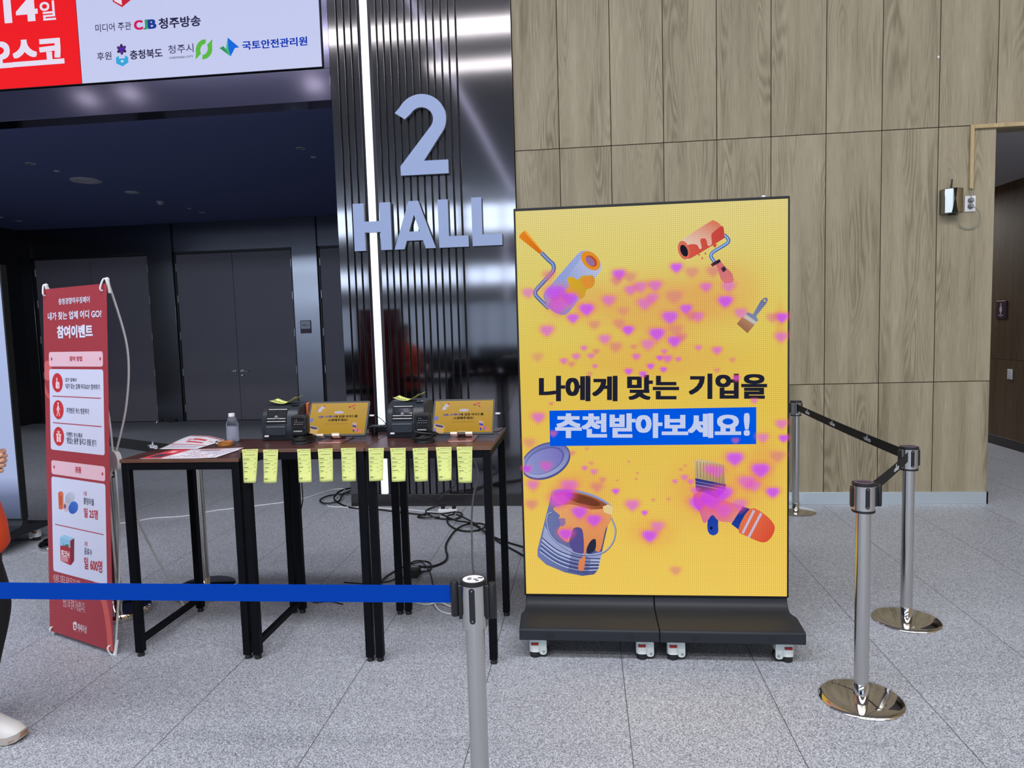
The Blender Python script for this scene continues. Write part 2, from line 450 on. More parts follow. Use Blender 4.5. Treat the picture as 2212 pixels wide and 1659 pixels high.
# oak panelled wall to the right of the pillar
b = MB()
rows = [(.108, 1.063), (1.063, 3.189), (3.189, 5.315), (5.315, 8.3)]
for r, (z0, z1) in enumerate(rows):
    for i in range(-1, 20):
        x0, x1 = i*.45, (i+1)*.45
        if i == -1: x0 = -.395
        if r < 2 and 3.6-.01 <= x0 < 5.25: continue
        zz = z0+.003 if r else z0
        b.box((x0+.003, 0, zz), (x1-.003 if abs(x1-3.6) > .01 or r > 1 else x1, .018, z1-.003), 'oak')
for lo, hi in (((-.42, .0045, 0), (3.598, .16, 3.17)), ((-.42, .0045, 3.158), (9, .16, 8.3)), ((5.26, .0045, 0), (9, .16, 3.17))): b.box(lo, hi, 'joint')
b.box((3.6, .0, 3.155), (5.25, .16, 3.1886), 'oak')
struct(b.build('wall_back', bevel=.0008, bseg=1))
struct(MB().box((-.40, -.012, 0), (3.608, .012, .108)).box((3.592, -.012, 0), (3.608, .16, .108)).build('baseboard_back', 'skirting', bevel=.002))
struct(MB().box((3.393, -.022, 2.672), (3.423, .0, 3.192)).box((3.424, -.022, 3.158), (5.6, .0, 3.192)).build('trim_1', 'oak_trim', bevel=.004))
# corridor behind the opening
b = MB()
for r, (z0, z1) in enumerate(((.114, 1.065), (1.069, 3.2))):
    for i in range(11):
        b.box((5.251, .16+i*1.1+.002, z0), (5.27, .16+(i+1)*1.1-.002, z1), 'walnut')
b.box((5.262, .16, 0), (5.4, 12.4, 3.3), 'joint')
struct(b.build('wall_corridor'))
struct(MB().box((5.243, .16, 0), (5.262, 12.4, .114)).build('baseboard_corridor', 'plinth', bevel=.002))
struct(MB().box((3.4, .16, 3.178), (5.4, 12.4, 3.3)).build('ceiling_corridor', 'corridor_ceiling'))
struct(MB().box((3.4, 12.3, 0), (5.4, 12.5, 3.3)).build('wall_corridor_end', 'wall_grey'))
struct(MB().box((3.45, .16, 0), (3.6, 12.4, 3.2)).build('wall_corridor_left', 'walnut'))

# steel pillar: fluted slats, a smooth strip on the right, low plinth
G = [-1.951, -1.886, -1.822, -1.757, None, -1.651, -1.590, -1.529, -1.467, -1.402, -1.337, -1.273, -1.209, -1.143, -1.080, -1.013, -.947, -.881]
b = MB()
b.box((-2.028, -.004, .1), (-.40, .9, 8.3), 'groove')
edges = [-2.03]+[g for g in G]
ed = [-2.03, -1.951, -1.886, -1.822, -1.757]
def slat(x0, x1): b.box((x0, -.034, .115), (x1, .01, 8.3), 'pillar_steel')
slat(-2.032, -1.951-.006)
for a0, a1 in zip(ed[1:], ed[2:]): slat(a0+.0075, a1-.0065)
ed2 = [g for g in G[5:]]
for a0, a1 in zip(ed2, ed2[1:]): slat(a0+.0075, a1-.0065)
slat(-.881+.0075, -.396)
b.box((-2.034, -.03, 0), (-2.02, .9, 8.3), 'pillar_steel')
struct(b.build('wall_pillar', bevel=.0025, bseg=2))
struct(MB().box((-2.03, -.036, 0), (-.40, .88, .113)).build('baseboard_pillar', 'plinth', bevel=.003))
o = MB().box((-1.738, -.036, .117), (-1.676, -.0045, 8.2)).build('light_strip', 'strip_glow', bevel=.004)
tag(o, 'tall thin white light strip set into the fluted steel pillar', 'light')

# beam over the vestibule mouth and the wall above it
struct(MB().box((-36, -.034, 3.72), (-2.034, .19, 3.998)).build('trim_2', 'beam_steel', bevel=.003))
struct(MB().box((-36, .03, 3.95), (-2.03, .25, 8.3)).box((-36, .03, 0), (-11.0, .25, 3.95)).box((-2.09, -.03, 4.0), (-2.034, .05, 8.3)).build('wall_front', 'beam_steel'))
struct(MB().box((-14, .19, 3.78), (-1.2, 6.6, 3.95)).build('ceiling_vestibule', 'vest_ceiling'))
struct(MB().box((-14, .188, 3.72), (-2.02, .24, 3.80)).build('trim_3', 'vest_ceiling'))
# vestibule walls, pilasters, doors
b = MB()
YB = 6.4
b.box((-14, YB+.03, 0), (-1.2, YB+.2, 3.85), 'vest_wall')
for x0, x1 in ((-10.7, -10.46), (-8.055, -7.555), (-5.205, -4.72)): b.box((x0, YB-.06, 0), (x1, YB+.03, 3.78), 'dark_steel')
for x0, x1 in ((-10.46, -8.055), (-7.555, -5.205), (-4.72, -1.2)): b.box((x0, YB-.02, 3.235), (x1, YB+.03, 3.78), 'dark_steel')
struct(b.build('wall_vestibule_back', bevel=.004))
struct(MB().box((-11, .24, 0), (-10.7, YB+.1, 3.8)).build('wall_vestibule_left', 'vest_wall'))
struct(MB().box((-1.4, .9, 0), (-1.2, YB+.1, 3.8)).build('wall_vestibule_right', 'vest_wall'))
def door(n, x0, xm, x1, handles):
    d = thing('door_%d' % n, 'dark vestibule double door', 'door', (0, YB, 0)); d['kind'] = 'structure'
    for k in ('label', 'category'): del d[k]
    MB().box((x0, -.02, 0), (x0+.035, .03, 3.235)).box((x1-.035, -.02, 0), (x1, .03, 3.235)).box((x0, -.02, 3.195), (x1, .03, 3.235)).build('door_frame', 'door_frame', d, bevel=.003)
    for s, a0, a1 in ((-1, x0+.04, xm-.003), (1, xm+.003, x1-.04)):
        lf = MB().box((a0, -.008, .012), (a1, .028, 3.19)).build('leaf', 'door', d, bevel=.002)
        hx = a0 if s < 0 else a1
        for z in (.25, .95, 1.65, 2.35, 2.95): MB().cyl((hx-s*.0, -.014, z), .009, -.07, .07, 10).build('hinge', 'satin', lf)
        if handles and (s > 0 or handles > 1):
            hx = xm+s*.075
            h = MB(); h.lathe([(0,0),(.028,0),(.028,-.012),(.013,-.016),(.013,-.06),(0,-.062)], (hx, -.008, .95), 'Y', 20)
            h.tube([(hx, -.058, .95), (hx+s*.05, -.06, .95), (hx+s*.135, -.055, .945)], [.011, .010, .008], 10); h.build('lever_handle', 'satin', lf, smooth=True)
            if s > 0: MB().lathe([(0,0),(.026,0),(.026,-.014),(.015,-.02),(0,-.02)], (hx-.015, -.008, .865), 'Y', 20).build('lock', 'satin', lf, smooth=True)
door(1, -10.46, -9.27, -8.055, 2); door(2, -7.555, -6.396, -5.205, 2); door(3, -4.72, -3.53, -2.34, 2)
for x, l in ((-8.03, 'small steel door stop on the floor below the left double door edge'), (-7.75, 'small black door stop on the floor beside the middle pilaster')):
    tag(MB().lathe([(0,0),(.03,0),(.03,.02),(.022,.035),(0,.038)], (x, YB-.16, 0), 'Z', 18).build('door_stop', 'satin' if x < -8 else 'black_plastic', smooth=True), l, 'door stop', 'door stops')

# lobby shell around and behind the camera (seen mirrored in the steel)
struct(MB().box((-36.2, -31, 0), (-36, .3, 8.4)).build('wall_left', 'wall_grey'))
struct(MB().box((9, -31, 0), (9.2, .2, 8.4)).build('wall_right', 'oak_trim'))
struct(MB().box((-36.2, -31, 8.3), (9.2, .9, 8.5)).build('ceiling', 'ceiling_white'))
b = MB()
for z0, z1 in ((0, .25), (2.9, 3.95), (4.75, 6.62), (8.02, 8.3)): b.box((-36, -30.2, z0), (9, -30, z1), 'wall_grey')
for i in range(46):
    x = -36+i*1.0
    wv = .32 if i % 5 == 0 else .07
    for z0, z1 in ((.25, 2.9), (3.95, 4.75), (6.62, 8.02)): b.box((x-wv/2, -30.12, z0), (x+wv/2, -30.02, z1), 'wall_grey')
b.box((-36, -30.1, 7.28), (9, -30.04, 7.34), 'wall_grey')
struct(b.build('wall_facade'))
o = MB().box((-3.23, -29.0, 8.235), (-3.12, -5.2, 8.298)).box((-3.80, -29.96, 2.98), (-3.70, -29.9, 8.18)).build('line_lamp', 'line_glow')
tag(o, 'white line lamp mirrored as a slanting streak in the steel pillar', 'lamp')
for k, (x, y) in enumerate(((-5.4, -27.7), (-6.06, -27), (-7.08, -27), (-6.0, -25))): 
    o = MB().cyl((x, y, 8.27), .16, 0, .03, 20).build('ceiling_spot', 'line_glow'); tag(o, 'round white ceiling spot mirrored as a bright dot on the pillar', 'lamp', 'lobby ceiling spots')
M['spot_glow'] = mat('spot_lamp', (255, 250, 240), .5, emit=(255, 244, 226), es=14)
for x, y in ((-13.4, -12.4), (-12.0, -12.2), (-6.9, -12.5)):
    o = MB().cyl((x, y, 8.27), .2, 0, .03, 24).build('ceiling_spot', 'spot_glow'); tag(o, 'bright round ceiling spot mirrored as a glow on the steel beam under the LED board', 'lamp', 'lobby ceiling spots over the beam')

# ================================================================== WALL LETTERS ON THE PILLAR
def letter(name, poly_sets, x0, z0, x1, z1, label, y=-.075, depth=.038):
    """poly_sets: outline polygons in unit box; first is the glyph outline (may carry bridges around holes)"""
    t = thing(name, label, 'letter', ((x0+x1)/2, -.034, z0))
    f = MB(); sd = MB()
    for poly in poly_sets:
        P = [((u-.5)*(x1-x0), 0, v*(z1-z0)) for u, v in poly]
        f.prism([(p[0], y+.034-.004, p[2]) for p in P], (0, .004, 0))
        sd.prism([(p[0], y+.034+.0002, p[2]) for p in P], (0, depth-.001, 0))
    f.build('face', 'letter_face', t); sd.build('letter_return', 'letter_side', t, bevel=.001, bseg=1)
    for u, v in ((.2, .08), (.8, .08)):
        MB().lathe([(0, 0), (.007, 0), (.007, -.012), (0, -.012)], ((u-.5)*(x1-x0), 0.0, v*(z1-z0)), 'Y', 8).build('standoff', 'satin', t)
    return t
# numeral two: thick geometric stroke
def two_outline():
    out = []; inn = []
    cx, cz, R, th = .50, .705, .295, .215
    asp = .468/.708            # width / height of the box
    W_ = 1.0
    # work in units of box height, x in [0, asp]
    R_ = .325/1.0*1.0
    R_ = asp*.47; cxx = asp*.50; czz = 1-R_
    r_ = R_-.163
    a0, a1 = 157, -42
    o = [(cxx+R_*1.0*math.cos(math.radians(a0+(a1-a0)*i/26)), czz+R_*math.sin(math.radians(a0+(a1-a0)*i/26))) for i in range(27)]
    n_ = [(cxx+r_*math.cos(math.radians(a0-4+(a1-a0+4)*i/26)), czz+r_*math.sin(math.radians(a0-4+(a1-a0+4)*i/26))) for i in range(27)]
    o[0] = (.0, .785)
    n_[0] = (.125, .700)
    o2 = o + [(.345, .172), (asp-.012, .172), (asp-.012, 0), (.045, 0), (.045, .118)] + n_[::-1]
    return [(x/asp, z) for x, z in o2]
letter('wall_numeral', [two_outline()], -1.446, 3.012, -.972, 3.706, 'large blue-grey numeral two mounted high on the fluted steel pillar')
H_ = [(0,0),(.29,0),(.29,.385),(.71,.385),(.71,0),(1,0),(1,1),(.71,1),(.71,.615),(.29,.615),(.29,1),(0,1)]
A_o = [(0,0),(.24,0),(.305,.175),(.695,.175),(.76,0),(1,0),(.617,1),(.383,1)]
A_1 = [(0,0),(.24,0),(.305,.175),(.372,.365),(.5,.715),(.5,1),(.383,1)]
A_2 = [(1,0),(.617,1),(.5,1),(.5,.715),(.628,.365),(.695,.175),(.76,0)]
A_3 = [(.305,.175),(.695,.175),(.628,.365),(.372,.365)]
L_ = [(0,0),(1,0),(1,.235),(.34,.235),(.34,1),(0,1)]
letter('wall_letter', [H_], -1.866, 2.364, -1.520, 2.784, 'blue-grey letter H on the pillar, crossing the white light strip', y=-.085)
letter('wall_letter', [A_1, A_2, A_3], -1.499, 2.364, -1.122, 2.786, 'blue-grey letter A on the steel pillar, between H and the first L')
letter('wall_letter', [L_], -1.090, 2.364, -.823, 2.786, 'blue-grey letter L on the steel pillar, right beside the A')
letter('wall_letter', [L_], -.788, 2.366, -.522, 2.790, 'last blue-grey letter L of the row, on the smooth part of the pillar')

# ================================================================== OVERHEAD LED BOARD
t = thing('led_signboard', 'wide overhead LED board with red and white panels above the dark vestibule', 'sign', (-5.2, 0, 4.0))
MB().box((-2.9, -.052, .004), (3.108, .028, 2.3)).build('cabinet', 'black_matte', t, bevel=.003)
p = Print(O=(5.2, -.053, -4.0), tf=None, base=.001)
p.rect(-8.05, 4.008, -4.405, 6.25, (250, 36, 44), col2=(236, 30, 40))
p.poly([(-4.400, 4.008), (-2.098, 4.008), (-2.098, 6.25), (-4.400, 6.25)], (206, 212, 248), col2=(196, 204, 246))
p.build('screen', 'led_far', t)
def bl(nm, fn):
    p = Print(O=(5.2, -.053, -4.0), base=.0016); fn(p); p.build(nm, 'led_far', t)
for tx, x0, z0, x1, z1, c, bd in (('14', -5.126, 4.597, -4.786, 4.812, (238, 230, 250), .05), ('일', -4.764, 4.593, -4.610, 4.765, (238, 230, 250), .02), ('오스코', -5.340, 4.197, -4.560, 4.440, (238, 230, 250), .06),
        ('미디어 주관', -4.229, 4.452, -3.877, 4.524, (58, 56, 92), .010), ('C', -3.851, 4.445, -3.764, 4.530, (214, 32, 96), .05), ('J', -3.763, 4.443, -3.716, 4.530, (52, 160, 110), .05), ('B', -3.716, 4.445, -3.634, 4.528, (34, 62, 150), .05),
        ('청주방송', -3.612, 4.437, -3.207, 4.532, (48, 46, 80), .03), ('후원', -4.234, 4.202, -4.091, 4.274, (58, 56, 92), .012), ('충청북도', -3.911, 4.188, -3.594, 4.270, (48, 46, 80), .026), ('청주시', -3.537, 4.214, -3.293, 4.290, (70, 66, 104), .008),
        ('CHEONGJU CITY', -3.532, 4.164, -3.300, 4.186, (70, 66, 104), .02), ('국토안전관리원', -2.830, 4.198, -2.220, 4.276, (14, 58, 186), .03)):
    bl('lettering', lambda p: p.text(tx, x0, z0, x1, z1, c, bd))
# shield emblem at the top edge
def em_0(p):
    p.poly([(-4.04, 4.71), (-3.953, 4.655), (-3.866, 4.71), (-3.866, 4.88), (-4.04, 4.88)], (206, 40, 60))
    p.poly([(-4.026, 4.715), (-3.953, 4.672), (-3.953, 4.78), (-4.026, 4.78)], (240, 226, 240)); p.poly([(-3.953, 4.78), (-3.88, 4.78), (-3.88, 4.86), (-3.953, 4.86)], (240, 226, 240))
bl('emblem', em_0)
# purple flower over cyan shield
def em_1(p):
    for k in range(6):
        a = math.radians(90+60*k); p.poly(ellipse(-3.988+.030*math.cos(a), 4.285+.028*math.sin(a), .021, .015, 90+60*k, 12), (78, 52, 130) if k % 2 else (62, 44, 84))
    p.poly(ellipse(-3.988, 4.285, .018, .018, 0, 12), (96, 40, 190))
    p.poly([(-4.050, 4.215), (-4.020, 4.231), (-4.020, 4.205), (-3.960, 4.205), (-3.960, 4.231), (-3.931, 4.215), (-3.931, 4.165), (-3.990, 4.134), (-4.050, 4.165)], (58, 172, 228))
    p.poly(ellipse(-3.990, 4.18, .018, .014, 0, 4), (210, 224, 248))
bl('emblem', em_1)
# green ring of two pointed leaves
def em_2(p):
    for a0, tip in ((98, None), (278, None)):
        o = ellipse(-3.193, 4.231, .078, .088, -24, 16, a0, a0+150); i_ = ellipse(-3.193, 4.231, .034, .048, -24, 16, a0, a0+150)
        t_ = (-3.108, 4.314) if a0 == 278 else (-3.280, 4.150)
        p.poly(o+[t_]+i_[::-1], (96, 190, 74))
bl('emblem', em_2)
# blue and green folded arrow
def em_3(p):
    p.poly([(-2.962, 4.318), (-2.859, 4.226), (-2.90, 4.222), (-2.945, 4.152), (-2.962, 4.22)], (28, 110, 230)); p.poly([(-2.962, 4.318), (-2.962, 4.22), (-2.945, 4.152), (-3.020, 4.21), (-2.985, 4.22)], (70, 190, 140))
    p.poly([(-3.046, 4.232), (-3.005, 4.246), (-2.955, 4.165)], (60, 150, 90))
bl('emblem', em_3)

# ================================================================== VESTIBULE CEILING FITTINGS AND DOOR SIGN
def cfit(x, y): return (.183+(x-.183)*1.044, -6.291+(y+6.291)*1.044, 3.78)
def downlight(x, y, r, label):
    t = thing('ceiling_downlight', label, 'light', cfit(x, y), group='recessed downlights in the dark vestibule ceiling')
    MB().lathe([(r, 0), (r, -.006), (r*.78, -.008), (r*.76, 0)], n=24).build('trim_ring', 'lamp_trim', t, smooth=True)
    MB().lathe([(r*.77, -.004), (r*.5, -.001), (0, -.001)], n=24).build('reflector', 'lamp_dark', t, smooth=True)
for x, y, r, l in ((-6.153, 1.353, .055, 'small round downlight nearest the beam, left of the big ceiling speaker'), (-6.11, 4.943, .052, 'farthest downlight in the row running back from the ceiling speaker'),
                   (-2.914, 1.376, .055, 'small round downlight in the dark ceiling close to the steel pillar'), (-9.377, 4.878, .057, 'small round downlight at the far left of the dark ceiling')): downlight(x, y, r, l)
for x, y, r, l in ((-6.143, 1.749, .037, 'tiny white sprinkler plate between the front downlight and the big ceiling speaker'), (-6.092, 4.526, .035, 'tiny white sprinkler plate just in front of the farthest downlight'),
                   (-2.928, 1.784, .037, 'tiny white sprinkler plate in the ceiling close to the steel pillar'), (-9.34, 4.474, .034, 'tiny white sprinkler plate at the far left of the ceiling')):
    tag(MB().lathe([(0, 0), (r, 0), (r, -.004), (r*.5, -.012), (0, -.014)], cfit(x, y), 'Z', 20).build('sprinkler_plate', 'lamp_trim', smooth=True), l, 'sprinkler', 'sprinkler plates in the vestibule ceiling')
t = thing('ceiling_speaker', 'large round grey ceiling speaker, biggest fitting in the dark ceiling', 'speaker', cfit(-6.174, 2.29))
MB().lathe([(.19, 0), (.19, -.012), (.165, -.02), (.12, -.012), (.118, 0)], n=40).build('trim_ring', 'lamp_trim', t, smooth=True)
MB().lathe([(.119, -.004), (.10, -.012), (.09, -.006), (.06, -.016), (0, -.018)], n=40).build('grille', 'lamp_trim', t, smooth=True)
tag(MB().lathe([(0, 0), (.098, 0), (.098, -.006), (.085, -.012), (0, -.014)], cfit(-6.12, 3.132), 'Z', 32).build('access_disc', 'lamp_trim', smooth=True), 'plain round white plate on the dark ceiling behind the big speaker', 'plate')
t = thing('smoke_detector', 'small domed white smoke detector hanging under the dark ceiling', 'detector', cfit(-6.167, 3.866))
MB().lathe([(0, 0), (.056, 0), (.056, -.016), (.046, -.022), (0, -.022)], n=24).build('base', 'lamp_trim', t, smooth=True)
MB().lathe([(.04, -.022), (.038, -.04), (.024, -.052), (0, -.054)], n=24).build('sensor_dome', 'lamp_trim', t, smooth=True)
t = thing('door_sign', 'small white and plum door sign on the steel pilaster right of the double doors', 'sign', (-5.0, YB-.061, 1.63))
MB().box((-.105, -.012, 0), (.105, 0, .24)).build('plate', 'plum', t, bevel=.012)
p = Print(O=(0, -.0125, 0)); p.poly(rrect(-.092, .085, .092, .228, .008), (196, 200, 216)); p.text('HALL 2', -.062, .135, .062, .172, (60, 40, 80), .02); p.build('lettering', 'print', t)

# ================================================================== RIGHT WALL: DISPENSER, SOCKET, SIGNS
disp = t = thing('wall_dispenser', 'chrome wall-mounted box with dark tapering centre panel and short black antenna', 'dispenser', (3.245, 0, 2.47))
body = [(-.082, 0), (.075, 0), (.075, -.075)] + [(.075-.15*i/8, -.075-.022*math.sin(PI*i/8)) for i in range(1, 8)] + [(-.075, -.075)]
MB().prism([(x, y, .0) for x, y in body], (0, 0, .205)).build('body', 'satin_box', t, bevel=.006)
def bow(hw):  # dark hourglass strip following the curved front
    return hw
P = []
for i in range(13):
    v = i/12; hw = .005+.036*abs(v-.58)**1.3*(1.15 if v < .58 else .9)
    P.append((hw, v))
front = lambda x: -.0765-.022*math.sin(PI*(.075-x)/.15)
b = MB(); b.loft([[(-hw, front(-hw)-.001, v*.203+.001), (0, front(0)-.0016, v*.203+.001), (hw, front(hw)-.001, v*.203+.001)] for hw, v in P], cap=False, closed=False); b.build('centre_panel', 'black_gloss', t, solid=.001)
MB().box((-.018, -.06, -.008), (.03, -.02, .0)).build('nozzle', 'black_plastic', t, bevel=.002)
MB().tube([(-.004, -.035, .2), (-.002, -.035, .23), (.002, -.035, .285)], [.0075, .007, .005], 10).build('antenna', 'black_plastic', t, smooth=True)
t = thing('wall_socket', 'white double wall socket below the wood-coloured cable trunking', 'socket', (3.407, 0, 2.486))
MB().box((-.043, -.009, 0), (.043, 0, .13)).build('plate', 'white_plastic', t, bevel=.003)
for z in (.092, .043):
    MB().lathe([(.0, -.0092), (.021, -.0092), (.0205, -.0088)], (0, 0, z), 'Y', 24).build('outlet', 'black_plastic', t)
cd_ = MB().tube(spline([(-.002, -.030, .060), (.025, -.042, .035), (.058, -.032, -.005), (.066, -.024, -.065), (.04, -.012, -.11), (-.02, -.010, -.125), (-.08, -.012, -.10), (-.12, -.03, -.045), (-.147, -.04, -.018)]), .0032, 8)
cd_.bm.transform(Matrix.Translation((.165, -.004, 0))); cd_ = cd_.build('cord', 'cable_grey', disp, smooth=True)
MB().lathe([(0, -.0105), (.019, -.0105), (.019, -.03), (.012, -.044), (0, -.046)], (.163, 0, .059), 'Y', 18).build('plug', 'cable_grey', cd_, smooth=True)
cd_ = MB().tube(spline([(-.002, -.042, .094), (-.014, -.042, .127), (-.012, -.018, .162), (-.002, -.011, .187)]), .0034, 8).build('cord', 'cable_grey', t, smooth=True)
MB().lathe([(0, -.0105), (.020, -.0105), (.02, -.032), (.012, -.046), (0, -.048)], (.0, 0, .092), 'Y', 18).build('plug', 'cable_grey', cd_, smooth=True)
t = thing('wall_tag', 'tiny white sticker on the oak panelling high above the tall screen', 'sticker', (3.137, 0, 3.756))
MB().box((-.008, -.0012, -.008), (.008, .0, .008)).build('sticker', 'paper_white', t)
t = thing('restroom_sign', 'dark plum restroom sign with white standing figure on the corridor wall', 'sign', (5.251, 2.82, 1.56))
MB().box((-.012, -.105, 0), (0, .105, .22)).build('plate', 'plum', t, bevel=.01)
p = Print(O=(-.0125, 0, 0), U=(0, -1, 0), V=(0, 0, 1), N=(-1, 0, 0))
wc = (214, 212, 224); p.poly(ellipse(0, .178, .012, .013, n=16), wc)
p.poly([(-.012, .162), (.012, .162), (.026, .118), (.03, .098), (.02, .096), (.022, .085), (.011, .082), (.010, .056), (-.010, .056), (-.011, .082), (-.022, .085), (-.02, .096), (-.03, .098), (-.026, .118)], wc)
p.rect(-.055, .04, .055, .049, wc); p.rect(-.018, .024, .018, .029, wc); p.build('pictogram', 'print', t)
t = thing('wall_switch', 'white wall switch plate below the restroom sign', 'switch', (5.251, 2.612, .835))
MB().box((-.012, -.045, 0), (0, .045, .122)).build('plate', 'white_plastic', t, bevel=.003)
MB().box((-.016, -.026, .022), (-.011, .026, .1)).build('rocker', 'white_plastic', t, bevel=.002)

# ================================================================== LED POSTER DISPLAYS
def led_display(label, loc, art):
    """two-cabinet poster screen on a wheeled base; local origin on the floor under the middle of the screen face"""
    t = thing('led_display', label, 'screen', loc)
    MB().box((-.674, .0, .228), (.674, .062, 2.236)).build('cabinet', 'black_matte', t, bevel=.003)
    for s_ in (-1, 1):
        x0, x1 = (-.668, -.0015) if s_ < 0 else (.0015, .668)
        prof = [(.006, .228)] + [(.006-.062*(1-math.cos(a)), .222-.052*math.sin(a)) for a in (0, .3, .6, .9, 1.2, 1.45)] + [(-.10, .1685), (-.235, .166), (-.258, .163), (-.265, .156), (-.265, .105), (.265, .105), (.265, .150), (.09, .168), (.062, .19), (.058, .228)]
        # the foot flares a little at its outer end towards the front
        b = MB(); fl = .012*s_
        A = [b.bm.verts.new((x0-(.012 if s_ < 0 and y < -.08 else 0), y, z)) for y, z in prof]; B = [b.bm.verts.new((x1+(.012 if s_ > 0 and y < -.08 else 0), y, z)) for y, z in prof]
        b.bm.faces.new(A); b.bm.faces.new(B[::-1])
        for i in range(len(A)):
            j = (i+1) % len(A); b.bm.faces.new((A[i], B[i], B[j], A[j]))
        base = b.build('base', 'charcoal', t, bevel=.004)
        for q in (.21, .79) if s_ < 0 else (.25, .78):
            g = MB(); cx = x0+(x1-x0)*q
            for i in range(-5, 6):
                for j in range(-3, 4):
                    if abs(i)+abs(j)*1.2 <= 6.4: g.lathe([(0, -.0004), (.0013, -.0004), (.0013, .0005)], (cx+i*.0044, -.2651, .131+j*.0046), 'Y', 6)
            g.build('speaker_grille', 'groove', base)
        for cx in ((-.60, -.075) if s_ < 0 else (.075, .60)):
            for cy in (-.205, .205):
                k = MB(); sx = -1 if cx > .5 else 1
                k.lathe([(0, .105), (.026, .105), (.026, .098), (.012, .094), (0, .094)], (cx, cy, 0), 'Z', 20)
                k.loft([[(cx+sx*x+.0, cy+y*wd, z) for x, y in rrect(-.036, -.03, .022, .03, .022, 4)] for z, wd in ((.03, 1.0), (.052, 1.0), (.064, .92), (.096, .75))])
                k.loft([[(cx+sx*(.034+x), cy+y, .034+z) for x, z in rrect(-.02, -.02, .016, .06, .014, 3)] for y in (-.02, .02)])
                c_ = k.build('caster', 'white_metal', t, smooth=True)
                MB().lathe([(0, -.016), (.028, -.016), (.031, -.011), (.031, .011), (.028, .016), (0, .016)], (cx+sx*.03, cy, .031), 'Y', 24).build('wheel', 'black_plastic', c_, smooth=True)
                MB().lathe([(0, .0), (.026, 0), (.026, .02), (.018, .028), (0, .028)], (cx-sx*.008, cy, 0), 'Z', 20).build('leveling_foot', 'black_plastic', c_, smooth=True)
                MB().box((cx-sx*.008-.018, cy-.0325, .066), (cx-sx*.008+.018, cy-.02, .078)).build('lock_dial', 'red_plastic', c_, bevel=.002)
                MB().lathe([(0, -.0226), (.006, -.0226), (.006, -.019)], (cx+sx*.036, cy, .03), 'Y', 12).build('axle_bolt', 'satin', c_)
    MB().box((.545, .01, 2.236), (.56, .04, 2.245)).build('top_tab', 'white_plastic', t, bevel=.001)
    art(t)
    return t

def sheet_split(t, tfs, O, U, V, N, m, groups, base0=.001):
    """each group: (part name, function drawing on a Print, base offset)"""
    for nm, fn, off in groups:
        p = Print(O=O, U=U, V=V, N=N, tf=tfs, base=off); fn(p); p.build(nm, m, t)

